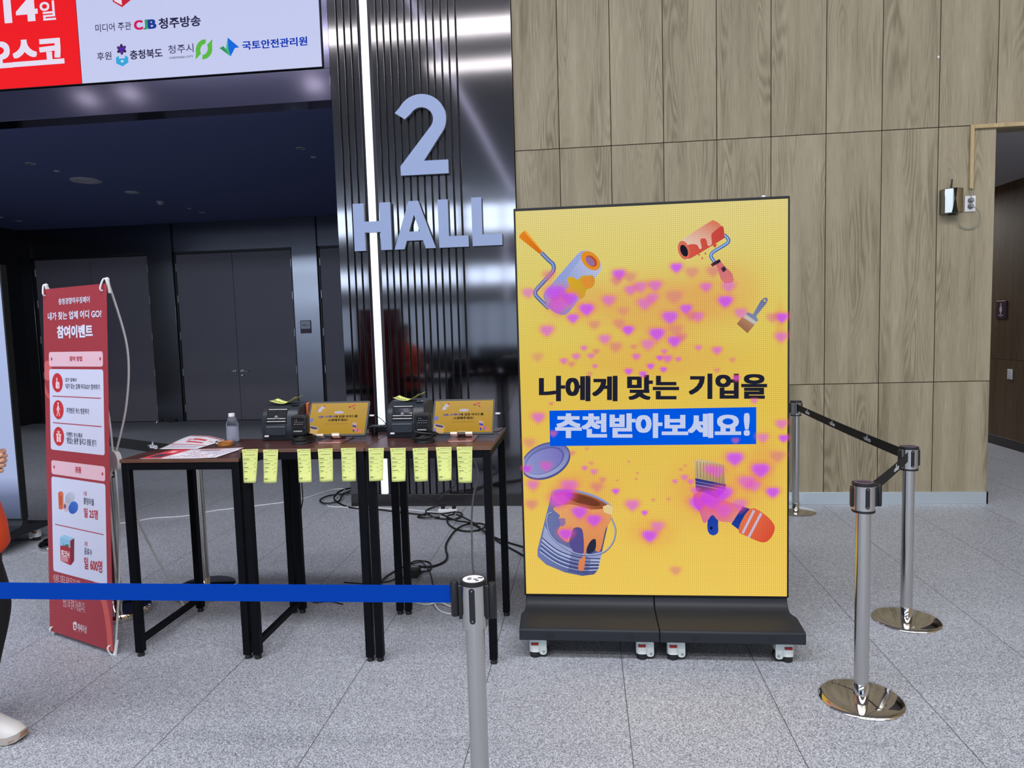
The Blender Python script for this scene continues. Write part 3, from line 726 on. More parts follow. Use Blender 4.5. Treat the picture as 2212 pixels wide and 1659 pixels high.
def art_main(t):
    W_, H_ = 1.328, 1.985
    O = (-.664, -.0, .237); kw = dict(O=O)
    p = Print(base=.0008, **kw)
    n = 12; stops = [(0, (250, 212, 98)), (.3, (242, 204, 92)), (.55, (236, 202, 86)), (.8, (232, 214, 112)), (1, (234, 218, 140))]
    def bgc(v):
        for (a, c0), (b_, c1) in zip(stops, stops[1:]):
            if v <= b_: return tuple(c0[i]+(c1[i]-c0[i])*(v-a)/(b_-a) for i in range(3))
    for i in range(n): p.rect(0, H_*i/n, W_, H_*(i+1)/n, bgc(i/n), col2=bgc((i+1)/n)); p.d -= p.step
    p.build('screen', 'led', t)
    full = Homog([(1111.8, 455.5), (1703.4, 423.8), (1701.9, 1291), (1136, 1281.6)], [(0, H_), (W_, H_), (W_, 0), (0, 0)])
    A = lambda x, y: full(1100+x/3.568, 400+y/3.568)
    B = lambda x, y: full(1100+x/3.19, 780+y/3.19)
    # ---- pictures of tools
    def P2(tf, off): return Print(base=off, tf=tf, **kw)
    p = P2(A, .0010)      # left roller
    p.poly([(112, 345), (130, 352), (250, 500), (238, 525), (222, 520), (72, 400), (74, 380)], (240, 140, 40), col2=(216, 112, 30), ang=-20)
    p.poly([(112, 345), (130, 352), (250, 500), (244, 505), (116, 362)], (250, 178, 70))
    wire = spline([(242, 516, 0), (300, 575, 0), (332, 605, 0), (335, 650, 0), (300, 695, 0), (205, 800, 0), (196, 832, 0), (215, 862, 0), (300, 945, 0)])
    p.line([(q.x, q.y) for q in wire], .0205, (70, 92, 150)); p.line([(q.x-2, q.y-2) for q in wire], .011, (138, 160, 214))
    ax, ay = .565, -.825      # roller axis in picture
    p.poly([(520, 525), (553, 500), (600, 498), (660, 530), (700, 590), (705, 640), (640, 730), (520, 890), (440, 985), (380, 990), (310, 950), (265, 880), (262, 830), (310, 770), (420, 640)], (196, 204, 240), col2=(120, 138, 206), ang=215, sm=3)
    p.poly([(520, 525), (553, 500), (570, 500), (545, 560), (330, 860), (290, 920), (265, 880), (262, 830), (310, 770), (420, 640)], (150, 168, 230), .7)
    p.poly([(440, 720), (455, 703), (490, 703), (515, 722), (535, 712), (560, 690), (600, 690), (640, 690), (655, 735), (635, 780), (590, 800), (575, 850), (545, 870), (510, 845), (480, 858), (430, 815), (455, 770)], (228, 178, 46), col2=(206, 164, 50), ang=0, sm=3)
    p.poly([(545, 715), (585, 700), (640, 700), (652, 738), (630, 775), (590, 795), (560, 760)], (240, 146, 60), .8)
    p.poly(ellipse(622, 575, 88, 58, 45), (236, 150, 44)); p.poly(ellipse(626, 578, 52, 34, 45), (196, 78, 40)); p.poly(ellipse(618, 580, 44, 26, 45), (156, 120, 170), .9)
    p.build('roller_picture', 'led', t)
    p = P2(A, .0010)      # right roller
    wire = spline([(1655, 368, 0), (1680, 392, 0), (1690, 415, 0), (1672, 440, 0), (1575, 500, 0), (1554, 525, 0), (1556, 545, 0), (1580, 580, 0)])
    p.line([(q.x, q.y) for q in wire], .0165, (60, 96, 170)); p.line([(q.x-1, q.y-1) for q in wire], .008, (150, 190, 240))
    p.poly([(1300, 445), (1320, 415), (1540, 270), (1580, 262), (1625, 290), (1655, 345), (1655, 385), (1640, 405), (1400, 550), (1360, 562), (1320, 540), (1295, 480)], (244, 236, 214), col2=(226, 120, 92), ang=60, sm=3)
    p.poly([(1375, 450), (1440, 445), (1465, 480), (1480, 470), (1470, 410), (1485, 398), (1515, 405), (1530, 455), (1560, 440), (1555, 375), (1575, 345), (1640, 300), (1655, 345), (1655, 385), (1640, 405), (1400, 550), (1375, 540), (1385, 500)], (222, 92, 76), col2=(206, 72, 64), ang=0, sm=3)
    p.poly([(1560, 440), (1600, 440), (1590, 468), (1575, 465)], (214, 90, 74))
    p.poly(ellipse(1342, 490, 44, 74, -16), (224, 116, 92)); p.poly(ellipse(1344, 494, 27, 48, -22), (30, 30, 44))
    p.poly([(1575, 575), (1620, 560), (1640, 590), (1720, 670), (1732, 720), (1715, 742), (1660, 745), (1630, 715), (1600, 620)], (228, 128, 124), col2=(214, 116, 120))
    p.poly([(1550, 597), (1618, 557), (1630, 578), (1565, 618)], (40, 40, 56)); p.poly([(1628, 630), (1655, 612), (1674, 640), (1648, 660)], (44, 42, 60))
    for x, y in ((1460, 525), (1485, 552), (1510, 515)): p.poly(ellipse(x, y, 6, 9, 0, 8), (214, 84, 72))
    p.build('roller_picture', 'led', t)
    p = P2(A, .0010)      # small brush
    p.poly([(1800, 985+15), (1920, 1035), (1838, 1132), (1755, 1060)], (196, 152, 110), col2=(160, 108, 84), ang=230)
    p.poly([(1828, 970), (1922, 1032), (1895, 1066), (1800, 1008)], (206, 200, 190)); p.poly([(1838, 968), (1880, 985), (1940, 880), (1965, 858), (1988, 855), (1996, 872), (1985, 900), (1905, 1000), (1922, 1030), (1910, 1045), (1825, 985)], (136, 146, 182), col2=(112, 120, 160))
    p.poly(ellipse(1972, 878, 8, 12, -30, 12), (214, 190, 110)); p.build('brush_picture', 'led', t)
    p = P2(B, .0010)      # lid
    p.poly([q for q in ellipse(248, 685, 178, 120, -24, 40) if q[0] > 92] , (84, 92, 150)); p.poly([q for q in ellipse(246, 682, 168, 108, -24, 40) if q[0] > 93], (168, 176, 222), col2=(110, 118, 186)); p.poly([q for q in ellipse(240, 682, 142, 84, -24, 40) if q[0] > 93], (96, 104, 166)); p.poly([q for q in ellipse(236, 686, 134, 78, -24, 40) if q[0] > 93], (150, 158, 214), col2=(128, 120, 200), ang=20)
    p.build('lid_picture', 'led', t)
    p = P2(B, .0010)      # paint can
    p.poly([(285, 920), (250, 1060), (190, 1300), (192, 1345), (250, 1400), (380, 1455), (500, 1480), (580, 1470), (608, 1440), (625, 1360), (700, 1020), (650, 960), (500, 900), (360, 885)], (120, 132, 186), col2=(66, 76, 128), ang=0)
    p.poly([(240, 1130), (300, 1230), (480, 1320), (560, 1330), (640, 1310), (620, 1390), (520, 1395), (360, 1350), (220, 1250)], (176, 186, 226), .75)
    for k in range(4):
        cv = spline([(222-k*5, 1215+k*28, 0), (330, 1300+k*28, 0), (470, 1350+k*26, 0), (622-k*4, 1362+k*22, 0)], 6); p.line([(q.x, q.y) for q in cv], .006, (72, 82, 132)); p.line([(q.x, q.y+10) for q in cv], .005, (196, 206, 240))
    p.poly([(430, 1290), (560, 1360), (540, 1470), (400, 1450)], (70, 70, 130), .5)
    p.poly(ellipse(497, 968, 222, 72, 16, 40), (150, 158, 206)); p.poly(ellipse(497, 972, 204, 60, 16, 40), (196, 128, 70), col2=(150, 76, 50), ang=0); p.poly(ellipse(500, 952, 130, 30, 16, 30), (110, 54, 40), .85)
    p.poly([(300, 1010), (420, 985), (560, 1020), (690, 1010), (715, 1015), (705, 1060), (690, 1110), (660, 1160), (640, 1250), (620, 1310), (588, 1300), (590, 1230), (560, 1235), (530, 1290), (520, 1360), (512, 1430), (492, 1446), (472, 1430), (480, 1370), (510, 1330), (505, 1180), (480, 1145), (440, 1150), (425, 1190), (410, 1240), (380, 1238), (330, 1180), (350, 1125), (335, 1080), (345, 1060)], (240, 176, 110), col2=(232, 132, 84), ang=-70, sm=3)
    p.poly([(425, 1190), (440, 1150), (480, 1145), (505, 1180), (508, 1300), (490, 1330), (440, 1310), (410, 1250)], (92, 84, 150), sm=3); p.poly([(530, 1290), (560, 1235), (592, 1228), (588, 1300), (540, 1325)], (44, 48, 70), sm=3); p.poly([(330, 1080), (380, 1080), (385, 1120), (360, 1140), (335, 1125)], (122, 110, 180), .8)
    p.poly([(640, 1000), (680, 985), (715, 1010), (705, 1060), (650, 1040)], (240, 214, 150))
    wire = spline([(290, 1040, 0), (262, 1060, 0), (258, 1120, 0), (290, 1210, 0), (400, 1300, 0), (520, 1335, 0), (640, 1320, 0), (710, 1250, 0), (728, 1160, 0), (700, 1080, 0)])
    p.line([(q.x, q.y) for q in wire], .0085, (70, 80, 130)); p.line([(q.x-1, q.y-2) for q in wire], .004, (190, 200, 240))
    p.build('can_picture', 'led', t)
    p = P2(B, .0010)      # hand holding a wide brush
    p.poly([(1275, 680), (1320, 676), (1400, 690), (1480, 715), (1490, 850), (1400, 835), (1280, 805)], (216, 196, 150), col2=(178, 150, 104), ang=-80)
    for k in range(9): p.line([(1292+k*23, 690+k*3), (1296+k*22, 800+k*5)], .003, (140, 120, 84))
    p.poly([(1280, 805), (1495, 850), (1490, 890), (1440, 935), (1360, 925), (1285, 895)], (74, 72, 150), col2=(54, 56, 128)); p.line([(1282, 850), (1492, 890)], .004, (160, 160, 210)); p.line([(1281, 828), (1494, 868)], .003, (140, 140, 200))
    p.poly([(1395, 930), (1445, 935), (1440, 1120), (1440, 1180), (1410, 1203), (1378, 1190), (1365, 1150), (1370, 1080)], (40, 76, 190), col2=(24, 44, 120), sm=3); p.poly(ellipse(1393, 1152, 9, 12, 0, 12), (16, 20, 44))
    p.poly([(1270, 920), (1330, 900), (1400, 930), (1480, 960), (1560, 985), (1630, 1010), (1590, 1110), (1500, 1110), (1440, 1100), (1400, 1060), (1360, 1110), (1335, 1110), (1310, 1040), (1275, 990)], (238, 150, 130), col2=(226, 110, 160), ang=180, sm=3)
    p.poly([(1610, 1003), (1662, 1020), (1590, 1170), (1532, 1125)], (30, 70, 170), col2=(24, 50, 130)); 
    p.poly([(1662, 1018), (1760, 1055), (1830, 1130), (1826, 1190), (1790, 1240), (1740, 1252), (1640, 1210), (1580, 1165)], (236, 120, 80), col2=(226, 84, 58), ang=-30, sm=3)
    for a_, b_ in (((1690, 1030), (1610, 1190)), ((1740, 1050), (1652, 1218))): p.line([a_, b_], .012, (206, 196, 226))
    p.build('hand_picture', 'led', t)
    # ---- blue banner and writing
    p = P2(B, .0011); p.poly([(272, 338), (1705, 313), (1705, 570), (277, 582)], (0, 92, 236)); p.build('blue_bar', 'led', t)
    p = P2(B, .0012)
    for tx, x0, x1 in (('나에게', 200, 742), ('맞는', 808, 1168), ('기업을', 1235, 1780)): 
        e0, e1 = 275-(x0-200)*.0155, 275-(x1-200)*.0155; p.text(tx, x0, e0-2, x1, e1-170+ (x1-x0)*.0, (34, 36, 52), .044)
    p.build('lettering', 'led', t)
    p = P2(B, .0012); p.text('추천받아보세요', 312, 527, 1600, 356, (206, 216, 250), .05); p.text('!', 1618, 512, 1660, 354, (206, 216, 250), .05); p.build('lettering', 'led', t)
    # ---- drifting hearts with soft glow
    HA = """1285,625,45,10 840,680,50,10 925,700,45,4 1120,765,50,8 1005,775,50,7 930,800,45,7 1405,660,45,4 1570,650,45,5 1515,775,42,8 1690,770,48,6 1665,885,55,10 1785,975,45,6 2105,1010,46,10 2030,1010,40,5 2100,1160,46,7 760,880,50,7 590,950,58,10 485,1020,45,9 140,825,45,6 285,1115,52,8 650,1070,40,4 1040,905,55,7 1270,850,60,4 1360,945,45,9 1450,1005,45,7 1235,1010,60,9 910,1110,45,10 1135,1140,60,10 1270,1195,52,10 730,1180,45,7 815,1240,45,5 1065,1220,50,6 875,965,40,2 570,1250,25,7 625,1310,25,7 665,1275,25,5 415,1350,28,8 510,1315,30,7 475,1375,25,5 655,1390,20,7 975,1315,30,8 955,1240,22,4 1190,1275,22,7 1155,1325,25,9 1215,1330,35,8 1300,1335,22,7 1085,1390,28,9 1185,1415,25,9 915,1430,30,9 1025,1450,28,9 615,1450,20,4 1455,1245,25,6 1600,1265,36,8 1720,1340,22,4 1600,1420,22,4 350,830,80,9 460,870,62,9 370,930,70,8 300,690,45,5 1100,860,45,6 820,730,40,5 1395,1000,40,4 1330,1160,35,5 215,1320,40,2 1750,1480,26,8 1280,1110,50,4 840,1060,40,4"""
    HB = """195,385,45,8 135,560,40,3 515,735,20,7 580,760,25,6 640,815,22,4 410,860,60,8 600,865,40,5 160,850,42,6 150,985,40,5 730,895,25,9 845,990,48,8 930,1045,22,9 965,1205,54,10 1020,1140,46,6 580,1095,52,9 480,1040,55,9 385,1190,50,9 370,930,70,10 330,960,60,8 1555,670,58,10 1855,655,46,5 1735,750,62,10 1640,835,58,8 1820,905,45,10 1140,828,18,7 1205,800,24,6 1250,830,22,7 1430,760,48,7 1380,745,40,6 1300,980,62,9 1400,950,85,9 1480,910,60,9 1480,1030,60,8 1590,990,50,6 1880,430,38,7 1750,525,38,6 1895,530,32,10 118,740,30,9 250,720,36,7 1145,1445,36,4 1690,270,22,6 285,290,15,5 1690,860,45,6 1280,890,30,6 1560,545,20,4 430,630,20,5 300,495,22,5 820,690,10,4 880,770,10,4 870,810,10,4 740,820,10,3 1180,745,12,4 1210,720,10,4 990,955,14,3 1095,950,14,3 560,700,16,3 530,600,14,3"""
    for tf_, lst in ((A, ((520, 880, 560, 200, .30), (1150, 930, 620, 300, .42), (1650, 800, 420, 300, .30), (1150, 1330, 760, 190, .26), (2090, 1050, 190, 200, .35))), (B, ((480, 900, 420, 220, .30), (1420, 900, 420, 280, .38), (980, 1180, 220, 150, .26), (1750, 720, 260, 230, .34), (160, 760, 190, 240, .22)))):
        p = P2(tf_, .00086 if tf_ is A else .00092); p.step = .00001
        for x, y, rx, ry, al in lst:
            k_ = .00226/(3.568 if tf_ is A else 3.19); u, v = tf_(x, y); rx_, ry_ = min(rx*k_, u-.004, W_-.004-u) if u > .1 else rx*k_*.4, ry*k_
            p.glow(x, y, min(rx*k_, abs(W_-u)/1.32, u/1.32), ry_, (238, 140, 84), al, core=.1, heart=False, n=32)
        p.build('heart_haze', 'led', t)
    for tf_, src, sc in ((A, HA, 3.568), (B, HB, 3.19)):
        p = P2(tf_, .0014 if tf_ is A else .00143)
        for q in src.split():
            x, y, r, i_ = map(float, q.split(',')); R_ = r/sc*.00226*1.32
            big = min(1, r/45)
            core = (214, 70, 246) if i_ > 8 else ((232, 92, 214) if i_ > 5 else (226, 110, 140))
            p.glow(x, y, R_*1.12, R_*1.12, core, (.30+.056*i_), edge=(246, 92, 130))
        p.build('heart_glow', 'led', t)
t = led_display('tall yellow LED poster screen on a wheeled charcoal base, standing before the oak wall', (.514, -2.73, 0), art_main)

def art_left(t):
    O = (-.664, 0, .237); p = Print(O=O, base=.0008)
    W_, H_ = 1.328, 1.985
    for v0, v1, c0, c1 in ((0, .09, (78, 86, 108), (112, 122, 156)), (.09, .17, (112, 122, 156), (176, 190, 232)), (.17, 1, (176, 190, 232), (190, 206, 250))): p.rect(0, H_*v0, W_, H_*v1, c0, col2=c1)
    p.build('screen', 'led', t)
led_display('second LED poster screen with a pale blue picture, standing at the left edge', (-4.29-.674, -1.29, 0), art_left)

# ================================================================== BELT STANCHIONS
def stanchion(label, loc, group, kind='slim', rz=0.0):
    t = thing('belt_stanchion', label, 'stanchion', loc, rz, group)
    R_, bh = (.168, .022) if kind != 'thick' else (.19, .045)
    ztop = .90 if kind == 'front' else .952
    hr = .0375 if kind == 'front' else .0445
    pr = .0285 if kind == 'front' else .0295
    hb = .752 if kind == 'front' else .826
    if kind == 'thick': MB().lathe([(0, 0), (R_, 0), (R_+.002, .006), (R_+.002, bh-.012), (R_-.008, bh), (.05, bh+.012), (0, bh+.012)], n=64).build('base', 'chrome', t, smooth=True)
    else: MB().lathe([(0, 0), (R_, 0), (R_+.001, .006), (R_-.004, .012), (R_-.014, bh-.006), (R_-.05, bh), (.04, bh+.007), (0, bh+.007)], n=64).build('base', 'chrome', t, smooth=True)
    MB().lathe([(pr, bh-.002), (pr, hb+.01)], n=36).build('pole', 'pole_steel', t, smooth=True)
    MB().lathe([(pr+.0012, bh), (pr+.003, bh+.004), (pr+.0012, bh+.008), (pr+.0008, bh+.055), (pr, bh+.056)], n=36).build('collar', 'chrome', t, smooth=True)
    MB().lathe([(pr, hb+.002), (hr, hb+.004), (hr, ztop-.012), (0, ztop-.012)], n=40).build('head', 'pole_steel', t, smooth=True)
    if kind != 'front': MB().lathe([(hr-.01, hb), (hr+.0012, hb), (hr+.0016, hb+.006), (hr+.0004, hb+.010)], n=40).build('trim_ring', 'black_plastic', t, smooth=True)
    cap = MB().lathe([(hr, ztop-.014), (hr+.002, ztop-.012), (hr+.0015, ztop-.002), (hr-.004, ztop), (hr-.007, ztop-.001)], n=40).build('cap', 'black_plastic', t, smooth=True)
    if kind == 'front':
        MB().lathe([(hr-.004, ztop-.0005), (0, ztop-.0005)], n=40).build('sticker', 'paper_white', cap)
        p = Print(O=(0, 0, ztop-.0004), U=(1, 0, 0), V=(0, 1, 0), N=(0, 0, 1), base=.0002)
        for k, (u, v, w_) in enumerate(((-.018, -.004, .012), (-.018, .006, .012), (.0, -.001, .012), (.008, -.012, .01), (.012, .01, .016))):
            for q in range(2): p.rect(u, v-q*.005, u+w_, v-q*.005+.003, (64, 64, 78))
        p.build('lettering', 'print', cap)
    else:
        MB().lathe([(hr-.006, ztop-.0012), (hr-.006, ztop-.0004), (0, ztop-.0002)], n=40).build('sticker', 'plum' if kind == 'slim' else 'black_gloss', cap)
        MB().lathe([(hr-.011, ztop-.0002), (hr-.011, ztop+.0003), (hr-.0118, ztop+.0003), (hr-.0118, ztop-.0002)], n=40).build('sticker_ring', 'lamp_trim', cap)
    hh = ztop-hb
    for q in range(4):
        a = q*PI/2 - PI/2; c_, s_ = math.cos(a), math.sin(a)
        b = MB()
        for u in [0]:
            pts = rrect(-.0088, hb+hh*.16, .0088, ztop-.016, .0085, 4)
            po = .0012 if q in (0, 2) else .0085; b.prism([( (hr+po)*c_-u0*s_, (hr+po)*s_+u0*c_, v) for u0, v in pts], (-(.0048+po)*c_, -(.0048+po)*s_, 0))
        sl = b.build('slot_plate', 'black_plastic', t, bevel=.0008, bseg=1)
        for z in (hb+hh*.22, ztop-.024):
            b = MB(); b.prism([((hr+po+.0002)*c_-.0022*math.cos(k*PI/4)*s_, (hr+po+.0002)*s_+.0022*math.cos(k*PI/4)*c_, z+.0022*math.sin(k*PI/4)) for k in range(8)], (.0006*c_, .0006*s_, 0)); b.build('screw', 'satin', sl)
    return t, hr, hb, ztop
def roller(t, ang, dist, z0, z1, r=.0115):
    x, y = dist*math.cos(ang), dist*math.sin(ang)
    b = MB().lathe([(0, z0), (r*.8, z0), (r, z0+.004), (r, z1-.004), (r*.8, z1), (0, z1)], (x, y, 0), 'Z', 20)
    o = b.build('belt_clip', 'black_plastic', t, smooth=True)
    MB().prism([(x*.6-.004*math.sin(ang), y*.6+.004*math.cos(ang), z0+.012), (x-.004*math.sin(ang), y-.0+.004*math.cos(ang), z0+.012), (x-.004*math.sin(ang), y+.004*math.cos(ang), z1-.012), (x*.6-.004*math.sin(ang), y*.6+.004*math.cos(ang), z1-.012)], (.008*math.sin(ang), -.008*math.cos(ang), 0)).build('bracket', 'black_plastic', o)
def belt(t, a, b_, z0, z1, m, logos=(), r0=.056, r1=.056, za=0.0, zb=0.0, sag=.006, lift=0.0):
    """ribbon from stanchion at a to stanchion at b_ (world xy); t is at a"""
    A, B = Vector((a[0], a[1], 0)), Vector((b_[0], b_[1], 0)); d = (B-A); L = d.length; d.normalize(); nn = Vector((-d.y, d.x, 0))
    org = Vector(t.location); rows = []; n = 16
    for i in range(n+1):
        f = i/n; p = A+d*(r0+(L-r0-r1)*f)-org; dz = -sag*4*f*(1-f)+za*(1-f)+zb*f
        rows.append([p+nn*.0008+Vector((0,0,z0+dz)), p-nn*.0008+Vector((0,0,z0+dz)), p-nn*.0008+Vector((0,0,z1+dz)), p+nn*.0008+Vector((0,0,z1+dz))])
    bl = MB().loft(rows).build('belt', m, t)
    for (sdist, sgn) in logos:
        p0 = A+d*sdist-org; U = d*sgn; N = Vector((U.y, -U.x, 0)); h = (z1-z0); f = (sdist-r0)/(L-r0-r1); dz = -sag*4*f*(1-f)
        p = Print(O=p0+Vector((0, 0, z0+dz+lift*h)), U=U, V=(0, 0, 1), N=N, base=.0022)
        p.text('o', -.043, h*.24, -.012, h*.60, (226, 228, 236), .05, raw=True); p.text('S', -.010, h*.26, .014, h*.74, (226, 228, 236), .05, raw=True); p.text('co', .014, h*.24, .062, h*.60, (226, 228, 236), .05, raw=True)
        p.line([(-.008, h*.74), (.002, h*.90), (.012, h*.74)], .005, (222, 224, 232), raw=True)
        p.text('청주', -.066, h*.34, -.047, h*.56, (170, 172, 180), .01, raw=True)
        p.build('logo', 'print', bl)
PA, PB_, PC = (1.334, -3.28), (1.878, -2.451), (1.941, -.245)
g_ = 'steel belt stanchions'
t, *_ = stanchion('chrome belt stanchion nearest the tall screen on its right, standing in front', (*PA, 0), g_, rz=-.36)
roller(t, .36, .078, .842, .934)
t.rotation_euler = (0, 0, 0)
t, *_ = stanchion('middle chrome belt stanchion where two black belts meet at a corner', (*PB_, 0), g_)
belt(t, PB_, PA, .872, .924, 'belt_black', [(.335, -1)], r1=.049, r0=.049)
t, *_ = stanchion('chrome belt stanchion half hidden behind the tall screen, close to the oak wall', (*PC, 0), g_)
belt(t, PC, PB_, .872, .926, 'belt_black', [(.34, 1), (.95, 1), (1.615, 1)], r0=.049, r1=.049)
PF = (-.161, -4.296)
t, *_ = stanchion('front steel stanchion with a white sticker cap, holding the blue belt', (*PF, 0), g_, 'front')
roller(t, PI, .058, .786, .893, .0125); roller(t, 0, .056, .782, .889, .0125)
belt(t, PF, (-2.95, -4.30), .826, .880, 'belt_blue', r0=.064, r1=0, sag=.0045)
PD, PE, PG = (-2.64, -2.50), (-2.27, -2.17), (-4.0, -1.2)
stanchion('chrome stanchion with a thick round base right behind the red banner', (*PD, 0), g_, 'thick')
stanchion('stanchion standing behind the low left table, seen between its legs', (*PE, 0), g_, 'thick')
t, *_ = stanchion('stanchion mostly hidden by the red banner, its base peeking out on the left', (*PG, 0), g_, 'thick')
belt(t, PG, PE, .872, .944, 'belt_black', [(1.46, 1)], lift=.14)

# ================================================================== X-BANNER STAND
L0 = Vector((-2.555, -2.923, 0))
t = thing('banner_stand', 'red event banner on a white X-shaped stand beside the tables', 'banner', L0)
e = Vector((.918, -.397, 0)).normalized(); bk = Vector((.397, .918, 0)).normalized()
O_ = Vector((-2.829, -2.804, .025))-L0; V_ = (bk*.113+Vector((0, 0, 1.9))).normalized(); N_ = e.cross(V_)
if N_.y > 0: N_ = -N_
BW, BH = .598, 1.903
MB().prism([O_, O_+e*BW, O_+e*BW+V_*BH, O_+V_*BH], -N_*.0012).build('banner_sheet', mat('banner_red', (158, 58, 68), .5, spec=.3), t)
hm = Homog([(94, 626), (227, 612.4), (244, 1410.4), (107.6, 1361.6)], [(0, BH), (BW, BH), (BW, 0), (0, 0)])
C1 = lambda x, y: hm(x/5.53, 560+y/5.53); C2 = lambda x, y: hm(x/5.53, 860+y/5.53); C3 = lambda x, y: hm(x/5.53, 1160+y/5.53)
def bprint(nm, fn, base=.0006):
    p = Print(O=O_, U=e, V=V_, N=N_, base=base); fn(p); p.build(nm, 'print', t)
def quad(p, tf, pts, col): p.poly([tf(*q) for q in pts], col)
def btext(tf, txt, bl, tr, col, bold, nm='lettering'):
    def f(p):
        x0, y0 = tf(*bl); x1, y1 = tf(*tr); p.text(txt, x0, y0, x1, y1, col, bold)
    bprint(nm, f, .0014)
RD, WH, PK, PW, INK = (176, 44, 56), (214, 216, 238), (226, 186, 202), (206, 210, 236), (52, 48, 72)
def arcs(p):
    p.poly([(x, y) for x, y in ellipse(.0, 1.30, .16, .34, 0, 20, -80, 80) if x >= 0]+[(0, 1.62)], (196, 78, 84)) if False else None
    a = ellipse(.05, 1.72, .13, .42, 0, 18, 180, 300); b_ = ellipse(.06, 1.72, .105, .40, 0, 18, 180, 300)
    p.poly([(max(.001, x), y) for x, y in a]+[(max(.001, x), y) for x, y in b_[::-1]], (200, 86, 90))
    p.poly([(max(.001, x), y) for x, y in ellipse(.03, 1.455, .045, .055, 0, 20)], (204, 96, 98))
    a = ellipse(.38, .0, .217, .42, 0, 18, 0, 88); b_ = ellipse(.36, .0, .19, .37, 0, 18, 0, 88)
    p.poly([(min(x, BW-.001), max(y, .002)) for x, y in a]+[(min(x, BW-.001), max(y, .002)) for x, y in b_[::-1]], (200, 88, 84))
bprint('arc_pattern', arcs, .0004)
def rq(tf, tl, tr_, br, bl, col, r=.015):
    P = [tf(*q) for q in (tl, tr_, br, bl)]; u0 = (P[0][0]+P[3][0])/2; u1 = (P[1][0]+P[2][0])/2; v1 = (P[0][1]+P[1][1])/2; v0 = (P[2][1]+P[3][1])/2
    return (rrect(u0, v0, u1, v1, r), col, (u0, v0, u1, v1))
q1 = rq(C1, (590,1095), (1218,1080), (1220,1262), (592,1262), PK); q2 = rq(C2, (617,705), (1248,793), (1250,970), (618,872), PK)
bprint('heading_panel', lambda p: p.poly(q1[0], q1[1])); bprint('heading_panel', lambda p: p.poly(q2[0], q2[1]))
a, b_ = C1(593, 1292), C1(1222, 1296); c_, d_ = C2(1245, 658), C2(612, 580)
w1 = ((a[0]+d_[0])/2, (c_[1]+d_[1])/2, (b_[0]+c_[0])/2, (a[1]+b_[1])/2)
a, b_ = C2(618, 902), C2(1252, 1000); c_, d_ = C3(1277, 565), C3(637, 382)
w2 = ((a[0]+d_[0])/2, (c_[1]+d_[1])/2, (b_[0]+c_[0])/2, (a[1]+b_[1])/2)
for w_ in (w1, w2): bprint('white_panel', lambda p: p.poly(rrect(*w_, .015), PW))
for tf, q in ((C1, (623, 1175)), (C1, (1188, 1170)), (C2, (650, 792)), (C2, (1218, 875))): bprint('dot', lambda p: p.poly(ellipse(*tf(*q), .007, .009, n=12), RD), .0010)
for (tf, q0, q1_) in ((C1, (632, 1610), (1197, 1635)), (C2, (637, 265), (1207, 312)), (C2, (660, 1480), (1235, 1608))): bprint('rule_line', lambda p: p.line([tf(*q0), tf(*q1_)], .005, (170, 52, 70)), .0010)
btext(C1, '충청경향하우징페어', (705,543), (1065,437), WH, .02); btext(C1, '내가 찾는 업체 어디 GO?', (582,725), (1203,588), WH, .028); btext(C1, '참여이벤트', (688,935), (1100,765), WH, .048)
btext(C1, '참여 방법', (832,1200), (978,1138), (176, 44, 66), .03); btext(C2, '경품', (897,858), (968,794), (176, 44, 60), .03)
btext(C1, '입구 앞에서', (783,1440), (912,1396), INK, .012); btext(C1, "'내가 찾는 업체 어디GO?' 참여하기", (783,1524), (1183,1470), INK, .012)
btext(C2, '추천받은 부스 방문하기', (797,152), (1057,98), INK, .012); btext(C2, '이벤트 부스에서', (797,434), (980,388), INK, .012); btext(C2, "'꽝없는 룰렛' 돌리고 경품 받기", (797,512), (1142,468), INK, .012)
btext(C2, '1등', (997,1135), (1037,1088), RD, .006); btext(C2, '쿨링타월', (998,1238), (1117,1176), INK, .012); btext(C2, '일 25명', (1002,1396), (1165,1310), RD, .03)
btext(C3, '2등', (1007,80), (1047,36), RD, .006); btext(C3, '음료수', (1007,184), (1097,124), INK, .012); btext(C3, '일 600명', (1005,362), (1218,268), RD, .03)
btext(C3, '*이벤트 경품은 룰렛 돌리기 추첨', (640,555), (955,500), (226, 190, 198), .0); btext(C3, '현장 1회 참여 가능합니다.', (755,822), (1015,775), (226, 196, 204), .0)
btext(C3, '메쎄이상', (930,1122), (1037,1062), (226, 210, 218), .012)
def icon(tf, cx, cy, fn):
    def f(p):
        x, y = tf(cx, cy); p.poly(ellipse(x, y, .052, .052, n=36), (196, 44, 52)); fn(p, x, y)
    bprint('icon', f, .0012)
wi = (236, 214, 222)
def hand_ic(p, x, y):
    p.line([(x-.008, y-.008), (x-.008, y+.026), (x-.001, y+.026), (x-.001, y+.006)], .0045, wi); p.poly(rrect(x-.016, y-.032, x+.02, y+.004, .008), wi)
    for k in range(3): p.rect(x-.004, y-.024+k*.008, x+.014, y-.0215+k*.008, (196, 44, 52))
def walk_ic(p, x, y):
    p.poly(ellipse(x, y+.034, .0065, .0065, n=12), wi); p.line([(x, y+.024), (x-.002, y-.004)], .013, wi); p.line([(x-.001, y+.018), (x-.014, y+.004), (x-.014, y-.006)], .004, wi); p.line([(x+.002, y+.018), (x+.012, y+.004), (x+.02, y-.002)], .004, wi)
    p.line([(x-.003, y-.002), (x-.008, y-.02), (x-.014, y-.036)], .006, wi); p.line([(x, y-.002), (x+.008, y-.018), (x+.013, y-.036)], .006, wi)
